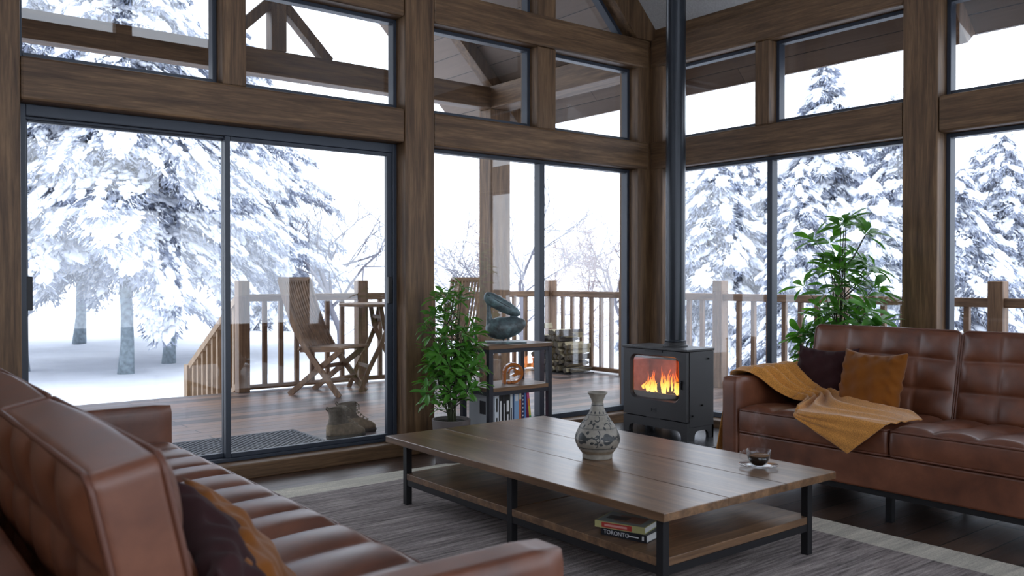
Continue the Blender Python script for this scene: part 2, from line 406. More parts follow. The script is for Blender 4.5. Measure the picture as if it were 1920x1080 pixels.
YA, XB, FR = 5.05, 5.46, 0.116                                # inner faces of the two glazed walls; depth of the reveals
wa = thing('wall_back', kind='structure')
beam('post', 0.55, YA, 0, 0.793, 5.28, 3.6, 'z', wa)
beam('post', 3.075, YA, 0, 3.306, 5.28, 3.2, 'z', wa)
cp = MB().box(5.34, YA + 0.014, 0, 5.69, 5.28, 3.14).box(XB + 0.014, 4.92, 0, 5.69, YA + 0.014, 3.14).box(5.32, YA + 0.014, 3.14, 5.52, 5.28, 3.315)
cp.build('post', M['beam_z'], wa, bevel=0.006)
for x0, x1 in ((0.793, 3.072), (3.309, 5.455)):
    beam('beam', x0, YA + 0.004, 2.115, x1, 5.28, 2.342, 'x', wa, 0.014)
    beam('plinth', x0, YA + 0.002, 0.0, x1, 5.30, 0.093, 'x', wa)
beam('beam', 0.793, YA + 0.004, 2.96, 3.072, 5.28, 3.197, 'x', wa, 0.014)
beam('beam', 3.309, YA + 0.004, 2.96, 5.455, 5.28, 3.197, 'x', wa, 0.014)
beam('mullion', 1.842, YA + 0.02, 2.342, 1.986, 5.28, 2.96, 'z', wa)
beam('mullion', 4.252, YA + 0.02, 2.342, 4.434, 5.28, 2.96, 'z', wa)
beam('mullion', 4.252, YA + 0.02, 3.197, 4.434, 5.28, 4.42, 'z', wa)
beam('mullion', 3.075, YA + 0.02, 3.2, 3.306, 5.28, 5.5, 'z', wa)
beam('wall_panel', -2.8, 5.12, 0, 0.55, 5.25, 3.6, 'z', wa, 0)
r1 = MB().prism([(5.62, 3.197), (5.645, 3.197), (3.13, 5.712), (3.13, 5.38), (5.312, 3.197)], YA, 5.28)
r1.build('rafter', M['beam_z'], wa, bevel=0.006)
r2 = MB().prism([(0.46, 3.197), (0.793, 3.197), (3.13, 5.38), (3.13, 5.72)], YA, 5.28)
r2.build('rafter', M['beam_z'], wa, bevel=0.006)

wb = thing('wall_right', kind='structure')
for y0, y1 in ((2.632, 2.858), (0.22, 0.446), (-1.9, -1.72)):
    beam('post', XB, y0, 0, 5.69, y1, 3.2, 'z', wb)
for y0, y1 in ((2.861, 5.045), (0.449, 2.629), (-1.72, 0.217)):
    beam('beam', XB + 0.004, y0, 2.113, 5.69, y1, 2.341, 'y', wb, 0.014)
    beam('beam', XB + 0.004, y0, 2.965, 5.69, y1, 3.197, 'y', wb, 0.014)
    beam('plinth', XB + 0.002, y0, 0.0, 5.71, y1, 0.093, 'y', wb)
for y0, y1 in ((3.887, 4.01), (1.48, 1.6)):
    beam('mullion', XB + 0.02, y0, 2.341, 5.69, y1, 2.965, 'z', wb)
beam('wall_plate', 5.53, -1.9, 3.197, 5.66, 5.28, 3.30, 'y', wb, 0)

ce = thing('ceiling', kind='structure')
n = MB().add([(3.13, -1.9, 5.71), (5.68, -1.9, 3.16), (5.68, YA + 0.1, 3.16), (3.13, YA + 0.1, 5.71), (3.13, -1.9, 5.85), (5.68, -1.9, 3.30), (5.68, YA + 0.1, 3.30), (3.13, YA + 0.1, 5.85)],
             [(0, 1, 2, 3), (7, 6, 5, 4), (0, 3, 7, 4), (1, 5, 6, 2), (0, 4, 5, 1), (2, 6, 7, 3)])
n.build('ceiling_slope', M['plaster'], ce)
n = MB().add([(3.13, -1.9, 5.71), (-2.8, -1.9, 3.3), (-2.8, YA + 0.1, 3.3), (3.13, YA + 0.1, 5.71), (3.13, -1.9, 5.85), (-2.8, -1.9, 3.44), (-2.8, YA + 0.1, 3.44), (3.13, YA + 0.1, 5.85)],
             [(0, 3, 2, 1), (4, 5, 6, 7), (0, 4, 7, 3), (1, 2, 6, 5), (0, 1, 5, 4), (2, 3, 7, 6)])
n.build('ceiling_slope', M['plaster'], ce)

# the walls behind the camera, framed in the same timber, open to the snow
wf = thing('wall_front', kind='structure')
for x in (-2.8, -0.4, 1.75, 3.6, 5.46): beam('post', x, -1.9, 0, x + 0.23, -1.7, 3.2, 'z', wf, 0)
for z0, z1 in ((0, 0.55), (2.115, 2.342), (2.96, 3.197)): beam('beam', -2.8, -1.88, z0, 5.69, -1.72, z1, 'x', wf, 0)
beam('mullion', 3.0, -1.88, 3.197, 3.2, -1.72, 5.6, 'z', wf, 0)
MB().prism([(0.3, 3.197), (5.5, 3.197), (4.35, 4.40), (0.3, 4.40)], -1.84, -1.76).build('gable_reflection_mask', M['beam_x'], wf)  # unseen infill added to darken the lower part of the transom reflections
wl = thing('wall_left', kind='structure')
for y in (-1.9, 0.5, 2.8, 5.0): beam('post', -2.8, y, 0, -2.6, y + 0.23, 3.4, 'z', wl, 0)
for z0, z1 in ((0, 2.342), (2.96, 3.4)): beam('beam', -2.79, -1.9, z0, -2.62, 5.2, z1, 'y', wl, 0)

# ------------------------------------------------------------------ windows and the sliding door
def window(name, x0, z0, x1, z1, axis='x', stile=None, fw=0.026, bottom=0.04):
    """one glazed unit set in the reveal: frame bars and its panes"""
    r = thing(name, kind='structure')
    def bx(m, a0, b0, a1, b1, d0, d1):
        if axis == 'x': m.box(a0, YA + d0, b0, a1, YA + d1, b1)
        else: m.box(XB + d0, a0, b0, XB + d1, a1, b1)
    f = MB()
    bx(f, x0, z0, x0 + fw, z1, FR, FR + 0.07); bx(f, x1 - fw, z0, x1, z1, FR, FR + 0.07)
    bx(f, x0 + fw, z0, x1 - fw, z0 + bottom, FR, FR + 0.07); bx(f, x0 + fw, z1 - fw, x1 - fw, z1, FR, FR + 0.07)
    f.build('window_frame', M['frame'], r, bevel=0.003)
    edges = [x0 + fw, x1 - fw]
    if stile:
        s = MB(); bx(s, stile[0], z0 + bottom, stile[1], z1 - fw, FR - 0.01, FR + 0.06); s.build('stile', M['frame'], r, bevel=0.003)
        edges = [x0 + fw, stile[0], stile[1], x1 - fw]
    for a, b in zip(edges[::2], edges[1::2]):
        p = MB(); bx(p, a - 0.004, z0 + bottom - 0.004, b + 0.004, z1 - fw + 0.004, FR + 0.028, FR + 0.034); p.build('pane', M['glass'], r)
    return r
window('window_1', 0.793, 2.342, 1.842, 2.96)
window('window_2', 1.986, 2.342, 3.075, 2.96)
window('window_3', 3.306, 2.342, 4.252, 2.96)
window('window_4', 4.434, 2.342, 5.34, 2.96)
window('window_5', 3.306, 0.093, 5.34, 2.115, stile=(4.345, 4.393))
window('window_6', 2.858, 0.093, 4.92, 2.113, 'y', stile=(3.914, 3.958))
window('window_7', 4.01, 2.341, 4.92, 2.965, 'y')
window('window_8', 2.858, 2.341, 3.887, 2.965, 'y')
window('window_9', 0.446, 0.093, 2.632, 2.113, 'y', stile=(1.5, 1.545))
window('window_10', 1.6, 2.341, 2.632, 2.965, 'y')
w11 = thing('window_11', kind='structure')
fr = MB(); fr.bar((5.275, YA + 0.15, 3.197), (4.434, YA + 0.15, 4.038), 0.07, 0.03)
fr.box(4.434, YA + FR, 3.197, 5.28, YA + FR + 0.07, 3.215).box(4.434, YA + FR, 3.215, 4.455, YA + FR + 0.07, 4.04)
fr.build('window_frame', M['frame'], w11)
MB().prism([(4.44, 3.2), (5.27, 3.2), (4.44, 4.03)], YA + 0.144, YA + 0.15).build('pane', M['glass'], w11)
w12 = thing('window_12', kind='structure')
fr = MB(); fr.bar((4.252, YA + 0.15, 4.22), (3.306, YA + 0.15, 5.166), 0.07, 0.03)
fr.box(3.306, YA + FR, 3.197, 4.252, YA + FR + 0.07, 3.215).box(4.228, YA + FR, 3.215, 4.252, YA + FR + 0.07, 4.22).box(3.306, YA + FR, 3.215, 3.33, YA + FR + 0.07, 5.16)
fr.build('window_frame', M['frame'], w12)
MB().prism([(3.31, 3.2), (4.245, 3.2), (4.245, 4.22), (3.31, 5.155)], YA + 0.144, YA + 0.15).build('pane', M['glass'], w12)

d1 = thing('door_1', kind='structure')
y0 = YA + FR
f = MB().box(0.793, y0, 0.093, 0.835, y0 + 0.10, 2.115).box(3.045, y0, 0.093, 3.075, y0 + 0.10, 2.115).box(0.835, y0, 2.055, 3.045, y0 + 0.10, 2.115).box(0.835, y0, 0.093, 3.045, y0 + 0.10, 0.115)
f.box(0.835, y0 + 0.03, 2.04, 3.045, y0 + 0.042, 2.055)
f.build('door_frame', M['frame'], d1, bevel=0.003)
for nm, x0, x1, dy in (('l', 0.835, 1.925, 0.05), ('r', 1.893, 3.045, 0.012)):
    p = MB(); ya = y0 + dy; yb = ya + 0.035; wl_, wr_ = (0.014, 0.032) if nm == 'l' else (0.032, 0.04)
    p.box(x0, ya, 0.115, x0 + wl_, yb, 2.055).box(x1 - wr_, ya, 0.115, x1, yb, 2.055).box(x0 + wl_, ya, 0.115, x1 - wr_, yb, 0.142).box(x0 + wl_, ya, 2.03, x1 - wr_, yb, 2.055)
    q = p.build('sliding_panel', M['frame'], d1, bevel=0.003)
    MB().box(x0 + wl_ - 0.004, ya + 0.014, 0.138, x1 - wr_ + 0.004, ya + 0.020, 2.034).build('pane', M['glass'], q)
    hx = 0.852 if nm == 'l' else 3.02
    MB().box(hx - 0.016, ya - 0.022, 1.03, hx + 0.016, ya, 1.21).build('door_handle', M['black'], q, bevel=0.004)

# ------------------------------------------------------------------ deck, porch roof, porch posts
dk = thing('deck', kind='structure')
MB().box(-4, 5.30, -0.05, 7.35, 8.26, 0.10).build('deck_floor', M['deck'], dk)
MB().box(5.71, -2.5, -0.05, 7.35, 5.30, 0.10).build('deck_floor', M['deck'], dk)
MB().box(-4, 8.26, -0.25, 7.35, 8.29, 0.095).build('deck_fascia', M['rail_x'], dk)
MB().box(7.35, -2.5, -0.25, 7.38, 8.29, 0.095).build('deck_fascia', M['rail_y'], dk)
sup = MB()
for x in (-2, 1, 4, 7): sup.box(x, 7.9, -1.1, x + .15, 8.05, -0.05)
for y in (-1, 2, 5): sup.box(7.0, y, -1.1, 7.15, y + .15, -0.05)
sup.build('deck_support', M['rail_z'], dk)

pr_ = thing('ceiling_porch', kind='structure')
def slope(name, xa, za, xb, zb, y0, y1, t, mat):
    MB().add([(xa, y0, za), (xb, y0, zb), (xb, y1, zb), (xa, y1, za), (xa, y0, za + t), (xb, y0, zb + t), (xb, y1, zb + t), (xa, y1, za + t)],
             [(0, 1, 2, 3), (7, 6, 5, 4), (0, 3, 7, 4), (1, 5, 6, 2), (0, 4, 5, 1), (2, 6, 7, 3)]).build(name, mat, pr_)
slope('soffit', 3.13, 5.72, 6.02, 2.83, 5.30, 8.5, 0.06, M['soffit'])
slope('soffit', 3.13, 5.72, 0.24, 2.83, 5.30, 8.5, 0.06, M['soffit'])
slope('soffit', 5.69, 3.16, 6.02, 2.83, -2.0, 5.30, 0.06, M['soffit'])
slope('roof_snow', 3.13, 5.87, 6.06, 2.94, -2.0, 8.55, 0.22, M['snow'])
slope('roof_snow', 3.13, 5.87, 0.20, 2.94, 5.30, 8.55, 0.22, M['snow'])
MB().box(6.02, -2.0, 2.825, 6.05, 8.5, 2.93).build('fascia', M['beam_y'], pr_)
beam('eave_beam', 5.446, 5.28, 2.965, 5.70, 7.46, 3.197, 'y', pr_)
TY = 7.25
beam('tie_beam', 0.80, TY, 2.965, 5.452, TY + 0.16, 3.185, 'x', pr_, 0.006)
beam('king_post', 3.062, TY - 0.012, 3.185, 3.20, TY + 0.12, 5.55, 'z', pr_, 0.006)
for s in (1, -1):
    m = MB(); m.bar((3.13 + s * 0.05, TY + 0.06, 3.62), (3.13 + s * 0.50, TY + 0.06, 3.17), 0.10, 0.09); m.build('strut', M['beam_z'], pr_, bevel=0.005)
    X = lambda x: 3.13 + s * (x - 3.13)
    m = MB().prism([(X(3.13), 5.53), (X(5.92), 2.74), (X(6.01), 2.83), (X(3.13), 5.71)], TY, TY + 0.13); m.build('rafter', M['beam_z'], pr_, bevel=0.005)
for y in (2.65, 0.24, 5.12):
    m = MB().prism([(5.69, 2.96), (5.905, 2.745), (6.015, 2.83), (5.69, 3.155)], y, y + 0.11); m.build('rafter_tail', M['rail_z'], pr_, bevel=0.005)
po = tag(MB().box(5.445, TY, 0.10, 5.70, 7.46, 2.964).build('porch_post', M['beam_z'], bevel=0.008), 'thick square timber post on the deck holding up the porch roof', 'post')
po2 = tag(MB().box(0.56, TY, 0.10, 0.80, 7.46, 2.964).build('porch_post', M['beam_z'], bevel=0.008), 'timber post at the left end of the porch tie beam', 'post')

# ------------------------------------------------------------------ railings
def railing(name, label, posts, axis, fixed, skip_last=False, mats='rail_'):
    r = thing(name, label, 'railing')
    def P(m, a0, d0, z0, a1, d1, z1):
        if axis == 'x': m.box(a0, fixed + d0, z0, a1, fixed + d1, z1)
        else: m.box(fixed + d0, a0, z0, fixed + d1, a1, z1)
    for k, p in enumerate(posts):
        if skip_last and k == len(posts) - 1: continue
        m = MB(); P(m, p - 0.056, -0.056, 0.10, p + 0.056, 0.056, 1.178); m.build('newel_post', M[mats + 'z'], r, bevel=0.006)
    for a, b in zip(posts[:-1], posts[1:]):
        a, b = a + 0.056, b - 0.056
        m = MB(); P(m, a, -0.032, 0.975, b, 0.032, 1.047); m.build('top_rail', M[mats + axis], r, bevel=0.005)
        m = MB(); P(m, a, -0.028, 0.12, b, 0.028, 0.165); m.build('bottom_rail', M[mats + axis], r, bevel=0.004)
        k = max(2, round((b - a) / 0.172)); 
        for i in range(k - 1):
            c = a + (b - a) * (i + 1) / k
            m = MB(); P(m, c - 0.021, -0.018, 0.165, c + 0.021, 0.018, 0.975); m.build('baluster', M[mats + 'z'], r)
    return r
railing('deck_railing', 'timber railing along the deck edge behind the folding chair and round table', [3.165, 4.45, 5.75, 7.10], 'x', 8.21, skip_last=True)
railing('deck_railing', 'long timber railing on the right deck edge behind the stove and firewood', [0.30, 1.625, 2.95, 4.275, 5.60, 6.925, 8.21], 'y', 7.10)
st = thing('stair_railing', 'pale sloping stair railing going down from the deck into the snow', 'railing')
def sl(y): return 0.985 - 0.55 * (y - 8.26)
MB().box(3.11, 9.68, -0.95, 3.22, 9.79, 0.25).build('newel_post', M['stair_wood'], st, bevel=0.006)
MB().prism([(8.27, sl(8.27)), (9.70, sl(9.70)), (9.70, sl(9.70) + 0.075), (8.27, sl(8.27) + 0.075)], 3.13, 3.20, 'yz').build('hand_rail', M['stair_wood'], st)
MB().prism([(8.30, sl(8.30) - 0.84), (9.70, sl(9.70) - 0.84), (9.70, sl(9.70) - 0.78), (8.30, sl(8.30) - 0.78)], 3.13, 3.20, 'yz').build('bottom_rail', M['stair_wood'], st)
for i in range(9):
    y = 8.38 + i * 0.15
    MB().box(3.145, y, sl(y) - 0.80, 3.185, y + 0.042, sl(y) + 0.01).build('baluster', M['stair_wood'], st)
ds = thing('deck_stairs', 'timber steps running down from the deck edge beside the sloping railing', 'stairs')
for i in range(6): MB().box(1.7, 8.30 + 0.27 * i, 0.05 - 0.17 * (i + 1) + 0.05, 3.25, 8.60 + 0.27 * i, 0.09 - 0.17 * (i + 1) + 0.05).build('tread', M['stair_wood'], ds)
for x in (1.66, 3.25): MB().prism([(8.30, 0.02), (9.95, -0.90), (9.80, -1.1), (8.30, -0.22)], x, x + 0.05, 'yz').build('stringer', M['stair_wood'], ds)

# ------------------------------------------------------------------ rug and hearth
RX0, RX1, RY0, RY1, BW = 0.95, 3.86, 0.35, 4.64, 0.21
m = MB(); z = 0.014
rr = random.Random(8)
m.box(RX0, RY0, 0.0, RX1, RY1, z, 1)
m.box(RX0 + BW, RY0 + BW, z - 0.002, RX1 - BW, RY1 - BW, z + 0.0015, 0)
tag(m.build('rug', [M['rug'], M['rug_border']]), 'grey woven area rug with a cream border under the coffee table', 'rug')
tag(MB().box(4.70, 3.86, 0.0, 5.44, 4.98, 0.035).build('hearth_slab', M['granite'], bevel=0.004), 'polished black granite hearth slab under the stove', 'hearth')

# ------------------------------------------------------------------ sofas
def sdf_box(hx, hy, hz, r, cuts, disp=None):
    """rounded, finely cut cushion centred on the origin"""
    bm = bmesh.new(); bmesh.ops.create_cube(bm, size=2)
    bmesh.ops.subdivide_edges(bm, edges=bm.edges, cuts=cuts, use_grid_fill=True)
    for v in bm.verts:
        p = v.co; n0 = max(abs(p.x), abs(p.y), abs(p.z))
        q = Vector((p.x * hx, p.y * hy, p.z * hz))
        c = Vector((max(-hx + r, min(hx - r, q.x)), max(-hy + r, min(hy - r, q.y)), max(-hz + r, min(hz - r, q.z))))
        d = q - c
        if d.length > 1e-9: d = d.normalized() * r
        w = c + d
        if disp: w = disp(w, q)
        v.co = w
    return bm
def bm_obj(name, bm, mat, parent, smooth=True):
    me = bpy.data.meshes.new(name); bm.to_mesh(me); bm.free(); me.materials.append(mat)
    if smooth: me.polygons.foreach_set('use_smooth', [True] * len(me.polygons))
    o = bpy.data.objects.new(name, me); col.objects.link(o); o.parent = parent; return o
def loop_pts(x0, x1, y0, y1, r, z, n=5):
    pts = []
    for cx, cy, a0 in ((x1 - r, y1 - r, 0), (x0 + r, y1 - r, 90), (x0 + r, y0 + r, 180), (x1 - r, y0 + r, 270)):
        for k in range(n + 1):
            a = radians(a0 + 90 * k / n); pts.append((cx + r * cos(a), cy + r * sin(a), z))
    return pts
def tuft(u, v, nu, nv, wu=1.0, wv=1.0):
    """quilt profile: 0 on the seams, 1 on the pillows"""
    a = abs(sin(pi * u * nu)) ** 0.42; b = abs(sin(pi * v * nv)) ** 0.42
    a = 1 - wu * (1 - a); b = 1 - wv * (1 - b)
    return a * b
CUTS = [-1.245, -0.365, 0.465, 1.245]
SOFA_W = 1.355
def sofa(label, loc, rz):
    s = thing('sofa', label, 'sofa', loc, rz)
    L = M['leather']
    for sg in (-1, 1):
        y0, y1 = sorted((sg * 1.245, sg * 1.355))
        bm = sdf_box(0.495, 0.055, 0.242, 0.022, 12, lambda w, q: w + Vector((-0.495, (y0 + y1) / 2, 0.405)))
        a = bm_obj('arm', bm, L, s)
    MB().box(-0.98, -1.243, 0.165, -0.012, 1.243, 0.335).build('base', L, s, bevel=0.010)
    MB().box(-0.985, -1.243, 0.336, -0.90, 1.243, 0.66).build('back_panel', L, s, bevel=0.018, seg=3)
    MB().box(-0.96, -1.33, 0.135, -0.03, 1.33, 0.163).build('metal_rail', M['black'], s)
    for x in (-0.10, -0.90):
        for y in (-1.28, -0.40, 0.48, 1.28):
            MB().box(x - 0.016, y - 0.016, 0.0, x + 0.016, y + 0.016, 0.136).build('leg', M['black'], s)
    for i in range(3):
        ya, yb = CUTS[i] + 0.003, CUTS[i + 1] - 0.003; cy, hy = (ya + yb) / 2, (yb - ya) / 2
        # seat
        hx, hz = 0.325, 0.068
        def dsp(w, q, hx=hx, hy=hy, hz=hz, cy=cy):
            u = (w.x + hx) / (2 * hx); v = (w.y + hy) / (2 * hy)
            e = max(0.0, min(1, (1 - abs(2 * u - 1)) * 9)) * max(0.0, min(1, (1 - abs(2 * v - 1)) * 9))
            z = w.z
            if z > 0:
                k = (z / hz)
                z += k * e * (0.036 * tuft(u, v, 2.0, 4, 0.55, 0.85) - 0.006)
                z -= 0.030 * (1 - u) * k
            xx = w.x + (0.006 * sin(pi * (w.z / hz + 1) / 2) if w.x > 0 else 0)
            return Vector((xx - 0.33, w.y + cy, z + 0.405))
        c = bm_obj('seat_cushion', sdf_box(hx, hy, hz, 0.022, 58, dsp), L, s)
        pm = MB()
        pm.tube([(x - 0.33, y + cy, zz + 0.405 + (0.060 - 0.030 * (1 - (x + hx) / (2 * hx)))) for x, y, zz in loop_pts(-hx + 0.002, hx + 0.001, -hy + 0.002, hy - 0.002, 0.03, 0)], 0.006, 6, closed=True)
        pm.tube([(x - 0.33, y + cy, 0.405 - 0.060) for x, y, zz in loop_pts(-hx + 0.002, hx + 0.001, -hy + 0.002, hy - 0.002, 0.03, 0)], 0.006, 6, closed=True)
        pm.build('piping', M['piping'], c, smooth=True)
        # back
        hx, hz = 0.064, 0.248; T = radians(12)
        R = Matrix.Rotation(-T, 3, 'Y'); O = Vector((-0.782, cy, 0.662))
        def dsb(w, q, hx=hx, hy=hy, hz=hz, R=R, O=O):
            u = (w.z + hz) / (2 * hz); v = (w.y + hy) / (2 * hy)
            e = max(0.0, min(1, (1 - abs(2 * u - 1)) * 7)) * max(0.0, min(1, (1 - abs(2 * v - 1)) * 9))
            x = w.x; k = x / hx
            x += k * e * (0.034 * tuft(u, v, 3, 4, 0.9, 0.9) - 0.010)
            z = w.z + (0.010 * cos(pi * (2 * v - 1) / 2) if w.z > 0 else 0)
            return O + R @ Vector((x, w.y, z))
        b = bm_obj('back_cushion', sdf_box(hx, hy, hz, 0.024, 58, dsb), L, s)
        pm = MB()
        for sx in (1, -1):
            pts = [O + R @ Vector((sx * (hx - 0.008), y, zz + (0.010 * cos(pi * (y / hy) / 2) if zz > 0 else 0))) for zz, y, _ in loop_pts(-hz + 0.003, hz - 0.002, -hy + 0.003, hy - 0.003, 0.03, 0)]
            pm.tube(pts, 0.0065, 6, closed=True)
        pm.build('piping', M['piping'], b, smooth=True)
    return s
sofa('tufted cognac leather sofa in the left foreground, seen from behind', (1.205, 2.695, 0), 0)
sofa('tufted brown leather sofa on the right with a mustard throw over its arm', (4.015, 1.805, 0), pi)

# ------------------------------------------------------------------ cushions and throw
def pillow(label, mat, loc, rot, size=0.42, thick=0.075, seed=1):
    rg = random.Random(seed); ph = [rg.uniform(0, 6) for _ in range(8)]
    m = MB(); h = size / 2; N = 44
    for sg in (1, -1):
        def fn(a, b, sg=sg):
            u, v = 2 * a - 1, 2 * b - 1
            cu = 1 - 0.075 * (1 - v * v) ** 1.0 * abs(u) ** 3; cv = 1 - 0.075 * (1 - u * u) * abs(v) ** 3
            x, z = u * h * cu * 1.03, v * h * cv * 1.03
            t = (max(0, 1 - u ** 4) * max(0, 1 - v ** 4)) ** 0.55 * (1 - 0.15 * (u * u + v * v))
            edge = max(abs(u), abs(v))
            wr = 0.007 * sin(9 * u + 5 * v + ph[0]) * sin(7 * v - 3 * u + ph[1]) + 0.006 * sin(17 * (u - v) + ph[2]) * edge ** 2 + 0.005 * sin(23 * v + ph[3]) * abs(u) ** 3 + 0.005 * sin(21 * u + ph[4]) * abs(v) ** 3
            sag = -0.015 * (1 - u * u) * (v > 0) * v ** 2
            return (x, sg * thick * t + wr * min(1, t * 3) + 0.004 * sin(6 * u + ph[5]) * (1 - t), z + sag)
        m.grid(fn, N, N)
    me_ = m.build('cushion', mat, smooth=True)
    bm = bmesh.new(); bm.from_mesh(me_.data); bmesh.ops.remove_doubles(bm, verts=bm.verts, dist=0.0012); bmesh.ops.recalc_face_normals(bm, faces=bm.faces); bm.to_mesh(me_.data); bm.free()
    me_.location = loc; me_.rotation_euler = rot
    return tag(me_, label, 'cushion')
# local y is the cushion's thickness
pillow('burnt orange square cushion on the right sofa, in front of the dark one', M['rust'], (4.475, 2.515, 0.615), (radians(15), 0, radians(83)), 0.385, 0.075, 3)
pillow('dark plum square cushion in the corner of the right sofa', M['plum'], (4.575, 2.855, 0.615), (radians(13), 0, radians(91)), 0.375, 0.07, 5)
pillow('burnt orange cushion on the left sofa, leaning on the dark plum one', M['rust'], (0.695, 1.71, 0.575), (radians(-34), radians(-13), radians(86)), 0.39, 0.06, 7)
pillow('dark plum cushion at the near end of the left sofa', M['plum'], (0.620, 1.635, 0.60), (radians(-32), radians(-14), radians(86)), 0.39, 0.065, 9)

def throw():
    # stations along the cloth: (front edge point, back edge point), each with an optional mid point
    S = [((4.05, 3.225, 0.12), (4.60, 3.215, 0.20)), ((4.08, 3.200, 0.40), (4.62, 3.185, 0.42)), ((4.12, 3.178, 0.62), (4.64, 3.178, 0.63)),
         ((4.11, 3.150, 0.663), (4.65, 3.150, 0.668)), ((4.12, 3.060, 0.666), (4.66, 3.055, 0.672)), ((4.18, 3.025, 0.630), (4.67, 3.010, 0.650)), ((4.25, 2.975, 0.560), (4.63, 2.92, 0.600)),
         ((4.30, 2.90, 0.515), (4.56, 2.82, 0.560)), ((4.30, 2.82, 0.500), (4.50, 2.72, 0.540)), ((4.16, 2.73, 0.496), (4.46, 2.60, 0.530)),
         ((3.992, 2.665, 0.478), (4.44, 2.48, 0.520)), ((3.984, 2.56, 0.430), (4.41, 2.35, 0.512)), ((3.982, 2.45, 0.378), (4.37, 2.23, 0.505)), ((3.980, 2.355, 0.330), (4.29, 2.135, 0.492))]
    E_ = {9: (4.10, 2.69, 0.497), 10: (4.00, 2.64, 0.496), 11: (3.993, 2.49, 0.494), 12: (3.992, 2.32, 0.494), 13: (3.992, 2.165, 0.494)}
    S = [(np.array(a), np.array(E_[i]) if i in E_ else np.array(a) * 0.6 + np.array(b) * 0.4, np.array(b)) for i, (a, b) in enumerate(S)]; n = len(S) - 1
    def cr(k, t, j):
        p = [S[max(0, min(n, k + d))][j] for d in (-1, 0, 1, 2)]
        return 0.5 * (2 * p[1] + (p[2] - p[0]) * t + (2 * p[0] - 5 * p[1] + 4 * p[2] - p[3]) * t * t + (3 * p[1] - p[0] - 3 * p[2] + p[3]) * t ** 3)
    m = MB(); NU, NV = 150, 70
    def fn(a, b):
        s = a * n; k = min(int(s), n - 1); t = s - k
        f, e, r = cr(k, t, 0), cr(k, t, 1), cr(k, t, 2)
        p = (f + (e - f) * (b / 0.4)) if b < 0.4 else (e + (r - e) * ((b - 0.4) / 0.6))
        fold = 1 - abs(sin(b * pi * 5.3 + 1.6 * sin(a * 4) + 0.35 * sin(a * 17)))
        fold2 = 0.5 + 0.5 * sin(b * 2 * pi * 7.3 - a * 9)
        amp = (0.026 if s < 4 else 0.042) if s < 9 else 0.042 - 0.009 * (s - 9)
        lift = max(0.004, amp) * fold + 0.006 * fold2
        if s < 2.5: p[1] += lift * 0.4
        elif s < 4.3: p[2] += lift * 0.7
        elif s < 7: p[1] -= lift * 0.8; p[2] += lift * 0.7
        elif b < 0.4 and s > 9.6: p[0] -= lift * 0.35
        else: p[2] = max(p[2], 0.490) + lift * 0.8
        return tuple(p)
    m.grid(fn, NU, NV)
    o = m.build('throw_blanket', M['mustard'], smooth=True)
    so = o.modifiers.new('thickness', 'SOLIDIFY'); so.thickness = 0.005; so.offset = 1
    tag(o, 'mustard yellow knitted throw draped over the right sofa arm and seat', 'throw')
throw()

# ------------------------------------------------------------------ coffee table and what is on it
TX0, TX1, TY0, TY1, TZ = 2.31, 3.40, 2.065, 4.0, 0.373
ct = thing('coffee_table', 'low wooden coffee table with black metal legs and a lower shelf', 'table', (0, 0, 0))
w3 = (TX1 - TX0) / 3
top = MB()
for i in range(3): top.box(TX0 + i * w3 + (0.0012 if i else 0), TY0, TZ - 0.032, TX0 + (i + 1) * w3 - (0.0012 if i < 2 else 0), TY1, TZ)
top.build('tabletop', M['table_y'], ct, bevel=0.0025)
LX0, LX1, LY0, LY1 = TX0 + 0.068, TX1 - 0.075, TY0 + 0.065, TY1 - 0.065
ZR = 0.016
for x in (LX0, LX1 - 0.034):
    for y in (LY0, (LY0 + LY1) / 2 - 0.017, LY1 - 0.034):
        MB().box(x, y, ZR, x + 0.034, y + 0.034, TZ - 0.032).build('leg', M['black'], ct, bevel=0.002)
fm = MB()
for x in (LX0 + 0.004, LX1 - 0.030): fm.box(x, LY0 + 0.034, 0.118, x + 0.026, LY1 - 0.034, 0.148)
for y in (LY0 + 0.004, (LY0 + LY1) / 2 - 0.013, LY1 - 0.030): fm.box(LX0 + 0.034, y, 0.118, LX1 - 0.034, y + 0.026, 0.148)
fm.build('shelf_frame', M['black'], ct)
ym = (LY0 + LY1) / 2
for a, b in ((LY0 + 0.004, ym - 0.004), (ym + 0.004, LY1 - 0.004)):
    MB().box(LX0 + 0.002, a, 0.1485, LX1 - 0.002, b, 0.180).build('shelf', M['table_x'], ct, bevel=0.002)

